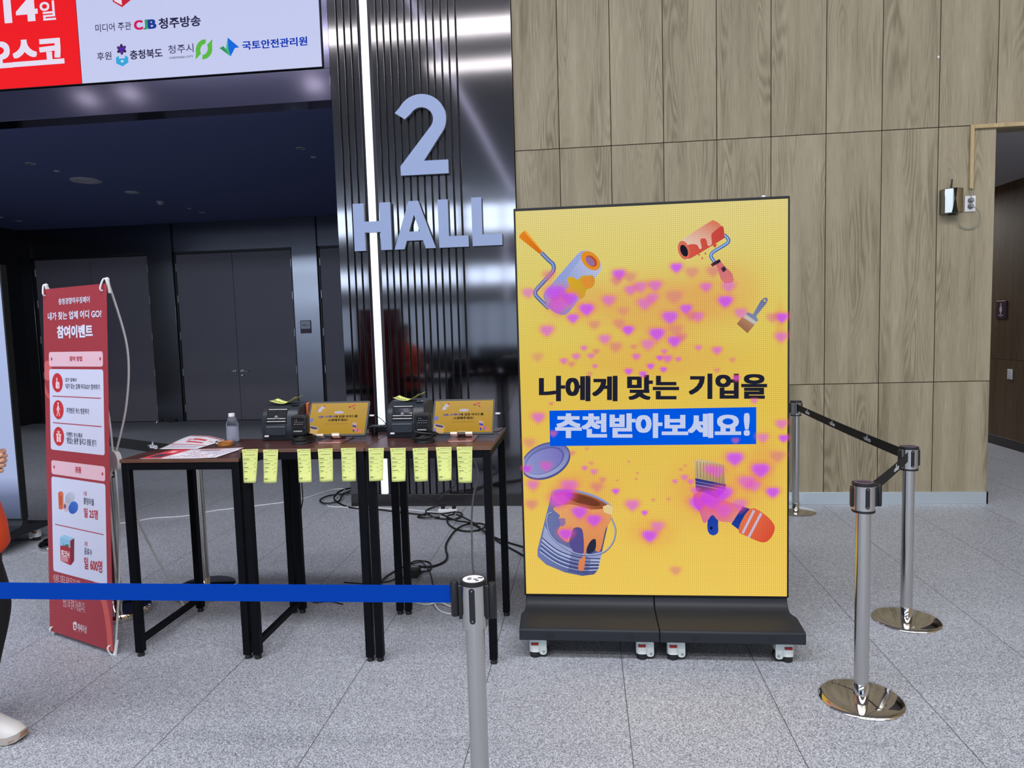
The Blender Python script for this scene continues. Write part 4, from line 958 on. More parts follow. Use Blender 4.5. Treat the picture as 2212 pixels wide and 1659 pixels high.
def gift_ic(p, x, y):
    p.rect(x-.02, y-.03, x+.02, y+.002, wi); p.rect(x-.024, y+.004, x+.024, y+.014, wi); p.rect(x-.003, y-.03, x+.003, y+.014, (196, 44, 52))
    for s_ in (-1, 1): p.line([(x, y+.014), (x+s_*.014, y+.028), (x+s_*.004, y+.03), (x, y+.014)], .0035, wi)
icon(C1, 690, 1452, hand_ic); icon(C2, 700, 112, walk_ic); icon(C2, 705, 428, gift_ic)
def prizes(p):
    P = [C2(*q) for q in ((697,1105), (715,1085), (745,1087), (758,1110), (757,1290), (735,1304), (705,1295))]; p.poly(P, (196, 92, 60), col2=(214, 112, 78), ang=0)
    p.poly([C2(*q) for q in ((715, 1140), (740, 1140), (742, 1250), (715, 1250))], (186, 82, 52))
    p.poly([C2(*q) for q in ellipse(790, 1265, 32, 64, 0, 20)], (206, 176, 190)); p.poly([C2(*q) for q in ellipse(778, 1265, 12, 28, 0, 14)], (92, 76, 110))
    p.poly([C2(*q) for q in ellipse(835, 1160, 52, 70, 20, 24)], (162, 168, 190), col2=(190, 196, 214), ang=60); p.poly([C2(*q) for q in ellipse(876, 1280, 54, 76, 15, 24)], (38, 84, 178), col2=(58, 110, 206), ang=60)
bprint('prize_picture', prizes, .0012)
def juice(p):
    K = lambda x, y: C3(x, y)
    p.poly([K(*q) for q in ((718, -20), (840, 20), (845, 320), (725, 262))], (168, 36, 58)); p.poly([K(*q) for q in ((840, 20), (887, -8), (885, 265), (845, 320))], (124, 26, 46))
    p.poly([K(*q) for q in ((718, -20), (770, -52), (887, -8), (840, 20))], (150, 196, 226)); p.poly([K(*q) for q in ((718, -20), (840, 20), (842, 110), (800, 82), (722, 80))], (136, 186, 224))
    p.poly([K(*q) for q in ellipse(800, 80, 26, 16, 0, 14)], (72, 110, 66)); p.line([K(765, 85), K(760, 50)], .004, (60, 74, 44))
    for k in range(4): p.rect(*K(730, 262-k*13), *K(815, 256-k*13), (206, 140, 150))
    x0, y0 = K(733, 208); x1, y1 = K(830, 150); p.text('피크닉', x0, y0, x1, y1, (236, 226, 232), .04)
bprint('juice_picture', juice, .0012)
def crest(p):
    P = [C3(*q) for q in ((872, 1022), (895, 1005), (918, 1022), (918, 1090), (898, 1120), (875, 1100))]; p.poly(P, (222, 208, 218)); x0, y0 = C3(884, 1092); x1, y1 = C3(908, 1048); p.text('S', x0, y0, x1, y1, (130, 44, 56), .05)
    p.line([C3(*q) for q in ((905, 1140), (925, 1118), (930, 1135), (948, 1125), (955, 1152), (965, 1135))], .0018, (206, 130, 136))
bprint('crest', crest, .0012)
hub = Vector((-2.449, -2.68, .958))-L0
mid = O_+e*BW/2+V_*BH/2
corners = {'tl': O_+V_*BH+e*.012, 'tr': O_+e*(BW-.012)+V_*BH, 'bl': O_+e*.012-Vector((0, 0, .012)), 'br': O_+e*(BW-.006)-Vector((0, 0, .008))}
for k, c in corners.items():
    up = k[0] == 't'; bend = bk*(.10 if up else .03)
    tip = c+bk*.012+(V_*.022 if up else Vector((0, 0, -.012)))
    if not up: tip.z = .006
    pts = [hub+(c-hub)*.03, hub+(c-hub)*.33+bend*.8, hub+(c-hub)*.66+bend*1.0, tip]
    MB().tube(spline(pts, 8), .0062, 10).build('rod', 'cable_white', t, smooth=True)
    ft = MB().tube([tip-(V_ if up else -V_)*.07+bk*.012, tip], [.0085, .0095], 12)
    ft.lathe([(0, -.011), (.0085, -.007), (.011, 0), (.0085, .007), (0, .011)], tip, 'Z', 12); ft.build('tip_cap', 'white_plastic', t, smooth=True)
    h0 = c+(-V_ if up else V_)*.035+(e*.014 if k[1] == 'l' else -e*.02); sg = -1 if k[1] == 'l' else 1
    MB().tube(spline([tip+bk*.004, tip+N_*.012+(e*-.004 if k[1]=='l' else e*-.014), h0+N_*.013+V_*(.014 if up else -.014), h0+N_*.008, h0+N_*.001], 5), .0042, 8).build('hook', 'white_plastic', t, smooth=True)
MB().tube(spline([hub+bk*.02, hub+Vector((.06, .10, -.42)), Vector((-2.28, -2.40, .008))-L0], 8), [.006]*17, 10).build('rear_leg', 'cable_white', t, smooth=True)
b = MB(); b.lathe([(0, -.016), (.043, -.014), (.046, 0), (.043, .014), (0, .016)], (0, 0, 0), 'Y', 28)
for v in b.bm.verts: v.co.z *= 1.35
b.bm.transform(Matrix.Translation(hub) @ Matrix.Rotation(math.atan2(e.y, e.x), 4, 'Z'))
b.build('hub', 'white_plastic', t, smooth=True)

# ================================================================== TABLES
def table(label, x0, x1, zt, rail):
    t = thing('high_table', label, 'table', ((x0+x1)/2, -2.738, 0), group='row of narrow high tables')
    hx = (x1-x0)/2-.001; y0, y1 = -.307, .306
    b = MB(); b.box((-hx, y0, zt-.018), (hx, y1, zt), 'table_edge')
    b.bm.faces.ensure_lookup_table(); b.mats = ['table_edge', 'table_top']; b.bm.faces[1].material_index = 1
    b.build('tabletop', None, t, bevel=.0012, bseg=1)
    lw = .038; b = MB(); za, zb = zt-.055, zt-.0185
    for ya, yb in ((y0+.004, y0+.004+.028), (y1-.032, y1-.004)): b.box((-hx+lw+.004, ya, za), (hx-lw-.004, yb, zb))
    for xa, xb in ((-hx+.004, -hx+.032), (hx-.032, hx-.004)): b.box((xa, y0+lw, za), (xb, y1-lw, zb))
    b.build('apron', 'black_metal', t, bevel=.0015, bseg=1)
    for sx in (-1, 1):
        for sy in (-1, 1):
            xa = -hx+.004 if sx < 0 else hx-.004-lw; ya = y0+.004 if sy < 0 else y1-.004-lw
            lg = MB().box((xa, ya, .022), (xa+lw, ya+lw, zb)).build('leg', 'black_metal', t, bevel=.002, bseg=1)
            MB().lathe([(0, 0), (.017, 0), (.018, .006), (.015, .012), (.015, .024), (0, .024)], (xa+lw/2, ya+lw/2, 0), 'Z', 18).build('foot', 'black_plastic', lg, smooth=True)
    if rail: MB().box((-hx+.008, y0+lw+.003, .062), (-hx+.034, y1-lw-.003, .094)).build('foot_rail', 'black_metal', t, bevel=.0015, bseg=1)
    return t
Z1, Z2 = 1.034, 1.080
table('lower left high table with dark wood top, carrying leaflets and the bottle', -2.163, -1.531, Z1, True)
table('middle high table with dark wood top and five yellow slips', -1.527, -.890, Z2, True)
table('right high table with dark wood top, next to the tall screen', -.888, -.268, Z2, False)

# ================================================================== THINGS ON THE TABLES
def printer(label, loc, w_=.205, d_=.245, h_=.188, rz=0.0):
    t = thing('label_printer', label, 'printer', loc, rz)
    prof = [(.006, 0), (.0, .02), (-.006, .05), (-.004, .098), (.004, .13), (.018, .156), (.04, .172), (.07, .182), (.11, h_), (d_-.03, h_-.002), (d_-.008, h_-.016), (d_, h_-.05), (d_, .01), (d_-.01, 0)]
    b = MB(); rings = []
    for x, k in ((-w_/2, .93), (-w_/2+.012, 1), (w_/2-.012, 1), (w_/2, .93)): rings.append([(x, .11+(y-.11)*k, max(0, .09+(z-.09)*k) if z > .001 else 0) for y, z in prof])
    b.loft(rings); body = b.build('body', 'navy_plastic', t, bevel=.004)
    def along(v0, v1, n, off):   # follow the front profile between heights v0..v1
        out = []
        for i in range(n+1):
            z = v0+(v1-v0)*i/n
            for (ya, za), (yb, zb) in zip(prof[:8], prof[1:9]):
                if za <= z <= zb: out.append((ya+(yb-ya)*(z-za)/(zb-za)-off, z)); break
        return out
    win = along(.100, .168, 10, .0025)
    b = MB(); b.loft([[(-.064, y, z), (.042, y, z)] for y, z in win], cap=False, closed=False); lid = b.build('lid_window', 'smoke_clear', t, solid=.002)
    for z in (.104, .119, .164):
        y = along(z, z, 1, .005)[0][0]; MB().tube([(-.062, y, z), (.040, y, z)], .0013, 6).build('window_rib', 'satin', lid)
    for x in (-.064, .042, -.011): MB().tube([(x, y-.0015, z) for y, z in win], .0013, 6).build('window_rib', 'black_gloss', lid)
    y = along(.125, .125, 1, .004)[0][0]
    b = MB(); b.lathe([(0, -.006), (.008, -.005), (.012, 0), (.012, .003)], (-.011, y, .125), 'Y', 20); b.build('latch', 'chrome', lid, smooth=True)
    MB().box((-.068, -.0085, .092), (.046, .002, .0985)).build('paper_slot', 'black_gloss', t, bevel=.001)
    b = MB(); yy = along(.075, .075, 1, .003)[0][0]; b.box((-.070, yy-.0015, .030), (.040, yy+.006, .086)); b.build('front_panel', 'navy_plastic', t, bevel=.002)
    MB().box((-.066, yy-.003, .0745), (.036, yy, .0775)).build('tear_bar', 'satin', t)
    MB().box((-.078, yy-.004, .030-.008), (-.055, yy+.003, .031)).build('badge', 'paper_white', t, bevel=.002)
    b = MB(); b.box((.052, .05, h_-.013), (.085, .10, h_-.002)); b.build('control_panel', 'black_gloss', t, bevel=.002)
    return t
printer('left label printer on the middle table, with orange label stock showing at its side', (-1.424, -2.802, Z2))
printer('right label printer on the right table, just right of the white light strip', (-.757, -2.764, Z2))
tag(MB().prism([(-1.318, -2.69, 1.20), (-1.318, -2.665, 1.20), (-1.318, -2.665, 1.268), (-1.318, -2.69, 1.262)], (.012, 0, 0)).box((-1.318, -2.70, 1.08), (-1.306, -2.66, 1.20)).build('label_stack', mat('orange_card', (190, 104, 70), .6)), 'orange card stack standing between the left printer and tablet', 'card')
def curl(name, label, P, m, cat, group):
    """P: three rows of points (front edge, valley, back edge)"""
    rows = list(zip(*[spline(r, 6) for r in P])); b = MB(); n = len(rows)
    cross = [spline(list(r), 5) for r in rows]
    b.loft(cross, cap=False, closed=False); o = b.build(name, m, None, smooth=True, solid=.0004); return tag(o, label, cat, group)
def top_slip(c, label):
    x, y, z = c
    g = lambda a, b_, d: (x+a, y+b_, z+d)
    o = thing('paper_slip', label, 'slip', c, group='yellow printed slips')
    rows = []
    for i in range(13):
        f = i/12; u = -.072+.145*f; h = .019*(1-math.sin(PI*min(1, f*1.06)))**1.0 + .018*max(0, f-.55)*2
        rows.append([(u, -.030+.012*f, h), (u+.004, .0, h*.92-.001), (u+.02, .036, h*1.05+.004)])
    MB().loft([[q for q in spline(r, 3)] for r in rows], cap=False, closed=False).build('slip', 'paper_yellow', o, smooth=True, solid=.0004)
    p = Print(bend=lambda u, v, d: Vector((u*1.0+.07*v*0+.004, -.028+.05*v+.012*(u+.072)/.145, .019*(1-math.sin(PI*min(1, (u+.072)/.145*1.06)))+.0012+d+.003*v)))
    for k in range(5): p.rect(-.062+k*.011, .2, -.058+k*.011, .85-.1*(k % 2), (120, 124, 70))
    p.build('print_lines', 'print', o)
top_slip((-1.425, -2.715, 1.2695), 'curled yellow slip lying on top of the left printer'); top_slip((-.762, -2.675, 1.2695), 'curled yellow slip lying on top of the right printer')

def scanner(label, loc, coil):
    t = thing('barcode_scanner', label, 'scanner', loc)
    MB().lathe([(0, 0), (.052, 0), (.053, .004), (.05, .012), (.03, .018), (.026, .04), (0, .04)], n=32).build('base', 'black_plastic', t, smooth=True)
    b = MB(); yk = ((.0, .8), (.006, 1.0), (.04, 1.0), (.055, .82))
    b.loft([[(x*k, -.032+y, .045+(z-.0)*1.0) for x, z in rrect(-.0425*1, .0, .0425, .103, .018, 5)] for y, k in yk]); b.build('body', 'black_plastic', t, bevel=.003)
    b = MB(); b.prism([(x, -.0325, z) for x, z in rrect(-.03, .092, .03, .137, .009, 4)], (0, -.002, 0)); wdw = b.build('scan_window', 'black_gloss', t, bevel=.001)
    for k in range(14):
        x, z = -.022+.0088*(k % 6)+.003*(k//6), .102+.011*(k//6)
        MB().lathe([(0, -.0012), (.0018, -.0008), (.0024, 0)], (x, -.0346, z), 'Y', 8).build('led_lens', 'chrome', wdw)
    b = MB(); b.prism([(x, -.0325, z) for x, z in rrect(-.032, .052, .032, .086, .006, 4)], (0, -.0012, 0)); pn = b.build('name_panel', 'black_gloss', t, bevel=.0006, bseg=1)
    p = Print(O=(0, -.034, 0)); p.rect(-.018, .064, .018, .070, (150, 156, 160)); p.poly(ellipse(-.023, .067, .004, .004, n=10), (150, 156, 160)); p.build('logo', 'print', pn)
    pts = []
    n = 60
    for i in range(n+1):
        a = i/n*2*PI*3.2; r = (.058+.006*math.sin(a*.7)) if coil else (.055+.003*math.sin(i)); pts.append((r*math.cos(a), r*.9*math.sin(a), .022+.016*i/n+(.006*math.sin(a+1) if coil else .002*math.sin(a))))
    if coil: pts += [(.075, -.02, .045), (.03, -.058, .052), (-.03, -.056, .06), (-.05, -.02, .085), (-.045, .01, .1)]
    MB().tube(spline(pts, 2), .0034 if coil else .0042, 7).build('cable', 'black_plastic' if coil else 'cable_black', t, smooth=True)
    return t
scanner('left black presentation scanner in front of the left printer, with a coiled ribbed cable', (-1.268, -2.885, Z2), False)
scanner('right black presentation scanner in front of the right printer, with cable loops on its base', (-.625, -2.895, Z2), True)

def tablet(label, label2, cx, wd, plug):
    y0 = -2.805; tilt = math.atan2(.108, .176); ht = .203
    t = thing('tablet', label, 'tablet', (cx, y0, Z2+.021), rot=(-tilt, 0, 0))
    # local: x right, z up the face, -y towards viewer
    MB().prism([(x, 0, z) for x, z in rrect(-wd/2, 0, wd/2, ht, .012, 5)], (0, .0085, 0)).build('case', 'black_plastic', t, bevel=.002)
    MB().prism([(x, -.0006, z) for x, z in rrect(-wd/2+.002, .002, wd/2-.002, ht-.002, .011, 5)], (0, .0006, 0)).build('bezel', 'black_plastic', t)
    sw, sh = wd-.022, ht-.024; O = (-sw/2, -.0008, .012)
    tf = Homog([(1052, 288), (1855, 288), (1835, 755), (1015, 745)], [(0, sh), (sw, sh), (sw, 0), (0, 0)])
    def sp(nm, fn, base):
        p = Print(O=O, base=base, tf=tf, step=.00002); fn(p); p.build(nm, 'lcd', t)
    sp('display', lambda p: p.poly([(0, 0), (sw, 0), (sw, sh), (0, sh)], (172, 134, 46), col2=(188, 154, 80), raw=True), .0002)
    def pic(p):
        p.line([(1095, 290), (1150, 345), (1120, 385), (1150, 405)], .0016, (90, 100, 130)); p.poly([(1195, 330), (1235, 322), (1248, 345), (1185, 415), (1150, 418), (1140, 395)], (186, 186, 220)); p.poly([(1185, 370), (1225, 372), (1200, 400)], (214, 170, 70)); p.poly(ellipse(1228, 333, 18, 13, 40, 14), (196, 96, 56))
    sp('roller_picture', pic, .0004)
    def pic(p):
        p.poly([(1578, 340), (1665, 300), (1678, 325), (1600, 362), (1582, 360)], (206, 140, 110)); p.poly([(1595, 345), (1670, 310), (1678, 325), (1600, 362)], (196, 92, 74)); p.poly(ellipse(1588, 350, 8, 11, -20, 12), (40, 34, 40)); p.poly([(1645, 368), (1662, 362), (1684, 396), (1672, 404)], (196, 120, 100)); p.poly([(1645, 368), (1662, 362), (1668, 372), (1650, 379)], (40, 36, 44))
    sp('roller_picture', pic, .0004)
    def pic(p):
        p.line([(1800, 415), (1838, 380)], .0018, (120, 124, 150)); p.poly([(1785, 410), (1810, 432), (1786, 450), (1764, 434)], (176, 140, 110))
    sp('brush_picture', pic, .0004)
    def pic(p):
        p.poly([(1030, 515), (1060, 505), (1090, 512), (1092, 540), (1070, 565), (1035, 582)], (120, 124, 176)); p.poly([(1025, 640), (1100, 620), (1175, 665), (1155, 755), (1015, 748)], (196, 160, 100)); p.poly(ellipse(1100, 648, 76, 24, 14, 24), (160, 164, 206)); p.poly(ellipse(1100, 650, 62, 16, 14, 24), (86, 66, 70)); p.poly([(1020, 690), (1050, 670), (1060, 755), (1015, 748)], (120, 126, 184))
    sp('can_picture', pic, .0004)
    def pic(p):
        p.poly([(1655, 580), (1718, 592), (1714, 632), (1652, 618)], (190, 160, 150)); p.poly([(1652, 618), (1714, 632), (1708, 662), (1690, 668), (1688, 728), (1668, 724), (1664, 660)], (62, 72, 160)); p.poly([(1664, 650), (1700, 658), (1720, 680), (1690, 692), (1664, 680)], (206, 130, 110)); p.poly([(1708, 660), (1790, 690), (1806, 722), (1780, 742), (1702, 712)], (204, 120, 100)); p.line([(1740, 674), (1726, 722)], .005, (90, 100, 170))
    sp('hand_picture', pic, .0004)
    def pill(p): p.poly(ellipse(1443, 427, 66, 18, 0, 30), (196, 198, 226)); p.text('나에게 맞는 업체', 1400, 434, 1486, 420, (70, 80, 170), .02)
    sp('badge', pill, .0004)
    def tx(p):
        p.text('QR 스캐너', 1158, 508, 1385, 470, (52, 60, 150), .04); p.text('에 입장 바코드를', 1392, 508, 1718, 470, (34, 30, 36), .04); p.text('스캔해주세요!', 1296, 562, 1576, 520, (34, 30, 36), .04)
        p.text('나에게 딱 맞는 참가업체를 추천해드립니다!', 1265, 606, 1592, 590, (84, 66, 34), .0); p.rect(1365, 740, 1470, 728, (196, 176, 130))
    sp('lettering', tx, .0005)
    st = thing('tablet_stand', label2, 'stand', (cx, y0, Z2))
    b = MB(); b.prism([(x, y, 0) for x, y in rrect(-.062, -.105, .072, .10, .014, 4)], (0, 0, .005)); b.build('base_plate', 'rose', st, bevel=.0015)
    b = MB(); b.loft([[(-.035, y, z), (.045, y, z), (.045, y+.006, z+.001), (-.035, y+.006, z+.001)] for y, z in ((.022, .005), (.036, .028), (.058, .062), (.086, .088))]); b.build('arm', 'rose', st, smooth=True)
    c, s_ = math.cos(tilt), math.sin(tilt)
    for x in ((-.098, -.06), (-.014, .026)) if plug == 0 else ((-.06, -.025), (.018, .054)):
        b = MB()
        b.box((x[0], -.016, -.004), (x[1], .012, -.001)); b.box((x[0], -.016, -.004), (x[1], -.0125, .009)); b.box((x[0], .0095, -.004), (x[1], .0125, .04))
        b.bm.transform(Matrix.Translation((0, 0, .021)) @ Matrix.Rotation(-tilt, 4, 'X')); b.build('clip', 'cream', st, bevel=.001, bseg=1)
    MB().tube([(-.03, .040, .048), (.04, .040, .048)], .008, 12).build('hinge', 'rose', st, smooth=True)
    cb = thing('charging_cable', 'white-plugged charging cable on the right edge of the %s tablet' % ('left' if plug == 0 else 'right'), 'cable', (cx+wd/2, y0, Z2))
    zc = .118; yc = zc*math.tan(tilt)
    MB().box((.0015, yc-.006, zc-.004), (.026, yc+.006, zc+.004)).build('plug', 'white_plastic', cb, bevel=.0015)
    pts = [(.026, yc, zc), (.042, yc+.01, zc-.006), (.046, yc+.05, .05), (.01, yc+.09, .012), (-.03, yc+.12, .005)] if plug else [(.026, yc, zc), (.05, yc+.03, zc-.02), (.07, yc+.05, .06), (.03, yc+.05, .045), (.01, yc+.06, .012), (-.05, yc+.10, .005)]
    MB().tube(spline(pts), .0022, 7).build('cable', 'cable_black', cb, smooth=True)
tablet('left tablet on the middle table showing a yellow check-in screen', 'rose-gold tablet stand under the left tablet', -1.121, .331, 0)
tablet('right tablet on the right table showing a yellow check-in screen', 'rose-gold tablet stand under the right tablet', -.449, .327, 1)

t = thing('power_adapter', 'small round black power adapter behind the left tablet', 'adapter', (-.955, -2.655, Z2))
MB().lathe([(0, 0), (.016, 0), (.019, .02), (.019, .046), (.014, .05), (0, .05)], n=20).build('body', 'black_plastic', t, smooth=True)
t = thing('power_box', 'flat black power box at the back of the middle table', 'box', (-.965, -2.50, Z2))
MB().box((-.062, -.035, 0), (.062, .035, .032)).build('body', 'black_plastic', t, bevel=.004)
# leaflets, bottle, tape
def leaflet(name, label, quad4, hfn, prints, z):
    """quad4: front-left, front-right, back-right, back-left (world xy)"""
    ox, oy = quad4[0]; t = thing(name, label, 'leaflet', (ox, oy, z), group='event leaflets on the low table')
    Q = [Vector((x-ox, y-oy, 0)) for x, y in quad4]
    def P(u, v, d=0.0):
        q = (Q[0]*(1-u)+Q[1]*u)*(1-v)+(Q[3]*(1-u)+Q[2]*u)*v; return Vector((q.x, q.y, hfn(u, v)+d))
    n = 14
    MB().loft([[P(i/n, j/n, .0008) for i in range(n+1)] for j in range(n+1)], cap=False, closed=False).build('sheet', 'paper_white', t, smooth=True, solid=.0006)
    p = Print(bend=lambda u, v, d: P(u, v, .0012+d)); prints(p); p.build('print_layer', 'print', t); return t
def strip(p, u0, v0, u1, v1, col, n=10):
    for i in range(n): 
        a, b_ = u0+(u1-u0)*i/n, u0+(u1-u0)*(i+1)/n
        m_ = max(1, int(abs(v1-v0)*8))
        for j in range(m_): p.rect(a, v0+(v1-v0)*j/m_, b_, v0+(v1-v0)*(j+1)/m_, col); p.d -= p.step
    p.d += p.step
def pr1(p):
    strip(p, 0.005, .01, .27, .99, (206, 62, 74)); strip(p, .05, .12, .22, .48, (60, 50, 66)); strip(p, .1, .62, .17, .8, (236, 200, 206))
    random.seed(3)
    for j in range(9):
        for i in range(7):
            if random.random() < .85: strip(p, .31+i*.095, .07+j*.1, .31+i*.095+random.uniform(.05, .085), .095+j*.1, (172, 164, 190) if random.random() < .8 else (220, 150, 140), 2)
    strip(p, .45, .78, .72, .86, (226, 160, 150))
leaflet('leaflet', 'flat leaflet with a red side panel on the front of the low table', [(-2.063, -3.028), (-1.655, -3.030), (-1.640, -2.745), (-2.045, -2.775)], lambda u, v: .0035*max(0, u-.7)*3, pr1, Z1)
def pr2(p):
    strip(p, .02, .30, .98, .335, (190, 52, 74)); strip(p, .30, .45, .75, .53, (206, 80, 92)); strip(p, .34, .62, .70, .72, (206, 70, 84)); strip(p, .25, .56, .32, .66, (214, 120, 130)); strip(p, .05, .90, .95, .945, (190, 52, 74))
    for k in range(5): strip(p, .08, .06+k*.042, .9, .072+k*.042, (196, 190, 208), 4)
    strip(p, .80, .62, .92, .66, (226, 170, 120))
leaflet('leaflet', 'white leaflet with red print, its far edge curling up off the low table', [(-2.128, -2.765), (-1.906, -2.770), (-1.895, -2.485), (-2.105, -2.475)], lambda u, v: .003+.034*max(0, math.sin(PI*min(1, v*.62+.05)))*(1-u)**.8*v**.7+.008*(1-abs(2*u-1))*v, pr2, Z1)
t = thing('water_bottle', 'half-full clear plastic water bottle with white cap at the back of the low table', 'bottle', (-1.825, -2.535, Z1))
bp = [(0, .001), (.030, .001), (.034, .006)]+[(.034-.0012*(k % 2), .012+.0075*k) for k in range(12)]+[(.034, .104), (.031, .116), (.022, .136), (.0155, .146), (.015, .150)]
MB().lathe(bp, n=32).build('shell', 'clear', t, smooth=True)
MB().lathe([(0, .003), (.028, .003), (.0315, .007), (.0315, .092), (0, .092)], n=28).build('water', 'water', t, smooth=True)
MB().lathe([(.0155, .146), (.0175, .147), (.0175, .163), (.016, .1655), (0, .1655)], n=24).build('cap', 'white_plastic', t, smooth=True)
t = thing('tape_roll', 'clear plastic tape roll with amber core lying in front of the water bottle', 'tape', (-1.812, -2.645, Z1))
MB().lathe([(.042, .0), (.052, 0), (.052, .024), (.042, .024), (.042, 0)], n=36).build('clear_ring', 'clear', t, smooth=True)
MB().lathe([(.036, .001), (.0415, .001), (.0415, .02), (.036, .02), (.036, .001)], n=36).build('tape', 'tape', t, smooth=True)

# ---- yellow slips hanging from the front edge of the tables
SL = [[(-1.508, 1.079), (-1.425, 1.081), (-1.442, 0.915), (-1.505, 0.915)], [(-1.399, 1.077), (-1.322, 1.077), (-1.336, 0.914), (-1.402, 0.913)], [(-1.226, 1.077), (-1.158, 1.078), (-1.156, 0.917), (-1.221, 0.915)], [(-1.121, 1.077), (-1.046, 1.08), (-1.05, 0.919), (-1.117, 0.916)], [(-1.004, 1.08), (-0.93, 1.081), (-0.934, 0.92), (-1.003, 0.919)], [(-0.867, 1.078), (-0.79, 1.079), (-0.80, 0.922), (-0.868, 0.918)], [(-0.759, 1.077), (-0.683, 1.078), (-0.687, 0.919), (-0.754, 0.916)], [(-0.649, 1.075), (-0.574, 1.077), (-0.579, 0.918), (-0.643, 0.915)], [(-0.535, 1.079), (-0.459, 1.08), (-0.463, 0.921), (-0.526, 0.917)], [(-0.434, 1.08), (-0.358, 1.08), (-0.366, 0.908), (-0.43, 0.908)]]
names = ['leftmost yellow slip hanging from the middle table, over its front left leg', 'second yellow slip from the left along the middle table', 'yellow slip hanging below the left scanner', 'yellow slip hanging below the left end of the left tablet', 'yellow slip hanging at the right end of the middle table', 'first yellow slip on the right table, beside the gap between tables', 'yellow slip hanging below the right printer', 'yellow slip hanging below the right scanner', 'next to last yellow slip on the right, below the right tablet', 'rightmost yellow slip, hanging a little lower than the others']
for k, (q, nm) in enumerate(zip(SL, names)):
    random.seed(40+k); ox, oz = q[3][0], 0
    t = thing('paper_slip', nm, 'slip', (q[0][0], -3.0475, q[0][1]), group='yellow printed slips')
    ox, oz = q[0]; cv = random.uniform(-.3, .3)
    def P(u, v, d=0.0, q=q, ox=ox, oz=oz, cv=cv):     # v from top
        x = (q[0][0]*(1-u)+q[1][0]*u)*(1-v)+(q[3][0]*(1-u)+q[2][0]*u)*v; z = (q[0][1]*(1-u)+q[1][1]*u)*(1-v)+(q[3][1]*(1-u)+q[2][1]*u)*v
        return Vector((x-ox, -.0012-d-.016*v*v*(1+cv)+(.006*v*v*(2*u-1)**2), z-oz))
    n = 8; MB().loft([[P(i/n, j/12) for i in range(n+1)] for j in range(13)], cap=False, closed=False).build('slip', 'paper_yellow', t, smooth=True, solid=.0003)
    p = Print(bend=lambda u, v, d: P(u, 1-v, d), base=.0006, step=.00002)
    ink = (62, 72, 50); lt = (124, 132, 78)
    p.line([(.11, .955), (.16, .985), (.21, .955)], .012, ink); p.rect(.10, .935, .22, .945, ink)
    p.text('충청경향하우징페어', .27, .955, .96, .982, ink, .03); p.rect(.06, .915, .95, .921, lt)
    p.text('여기에 방문해보세요!', .18, .815, .84, .838, ink, .015)
    for j in range(4):
        y = .70-j*.125; wl = random.uniform(.15, .42); p.rect(.07, y, .07+wl, y+.016, ink); p.rect(.78, y+.002, .92, y+.012, lt); p.rect(.07, y-.042, .07+random.uniform(.55, .84), y-.034, lt); p.rect(.06, y+.05, .94, y+.053, (186, 194, 110))
    p.rect(.08, .125, .36, .14, ink); p.rect(.08, .098, .33, .11, ink); p.poly(ellipse(.5, .125, .02, .01, n=8), ink)
    p.build('print_layer', 'print', t)

# ================================================================== CABLES ON THE FLOOR
def cable(name, label, pts, r, m, cat='cable', z=None, extra=None):
    P = [(x, y, (r+.0006 if z is None else z[i] if isinstance(z, (list, tuple)) else z)) for i, (x, y) in enumerate(pts)]
    o = Vector(P[0]); t = thing(name, label, cat, o)
    MB().tube([Vector(q)-o for q in spline(P, 6)], r, 8).build('cord', m, t, smooth=True)
    return t
cable('extension_cord', 'long white cable running across the floor to the white power strip', [(-3.96, -0.623), (-3.867, -0.58), (-3.747, -0.46), (-3.481, -0.385), (-3.31, -0.211), (-3.171, -0.13), (-2.952, -0.013), (-2.751, 0.107), (-2.607, 0.268), (-2.511, 0.516), (-2.432, 0.636), (-2.317, 0.593), (-2.29, 0.119), (-2.248, -0.049), (-2.09, -0.086), (-1.966, -0.10), (-1.744, -0.122), (-1.606, -0.15), (-1.441, -0.18), (-1.228, -0.26), (-1.143, -0.275)], .0055, 'cable_white')
cable('power_cable', 'black cable loop lying left of the pillar foot', [(-2.10, .95), (-2.2, .86), (-2.278, 0.694), (-2.352, 0.553), (-2.324, 0.301), (-2.247, 0.134), (-2.079, -0.06), (-1.938, -0.14), (-1.746, -0.177), (-1.575, -0.242), (-1.337, -0.337), (-1.241, -0.363)], .0075, 'cable_black')
cable('power_cable', 'second black cable crossing itself beside the pillar foot', [(-2.09, .45), (-2.22, .40), (-2.38, .30), (-2.40, .12), (-2.3, .0), (-2.2, .08), (-2.25, .35), (-2.2, .6), (-2.1, .75)], .0075, 'cable_black', z=[.02]*9)
cable('power_cable', 'black cable coiled in oval loops around the white power strip', [(-1.10, -0.20), (-1.17, -.13), (-1.25, -0.145), (-1.265, -0.271), (-1.167, -0.423), (-1.07, -0.495), (-0.948, -0.496), (-0.912, -0.394), (-0.974, -0.353), (-1.101, -0.37), (-1.218, -0.36), (-1.301, -0.427), (-1.212, -0.495), (-1.093, -0.481)], .0075, 'cable_black', z=[.05, .03, .009, .009, .009, .009, .009, .02, .03, .02, .022, .009, .02, .024])
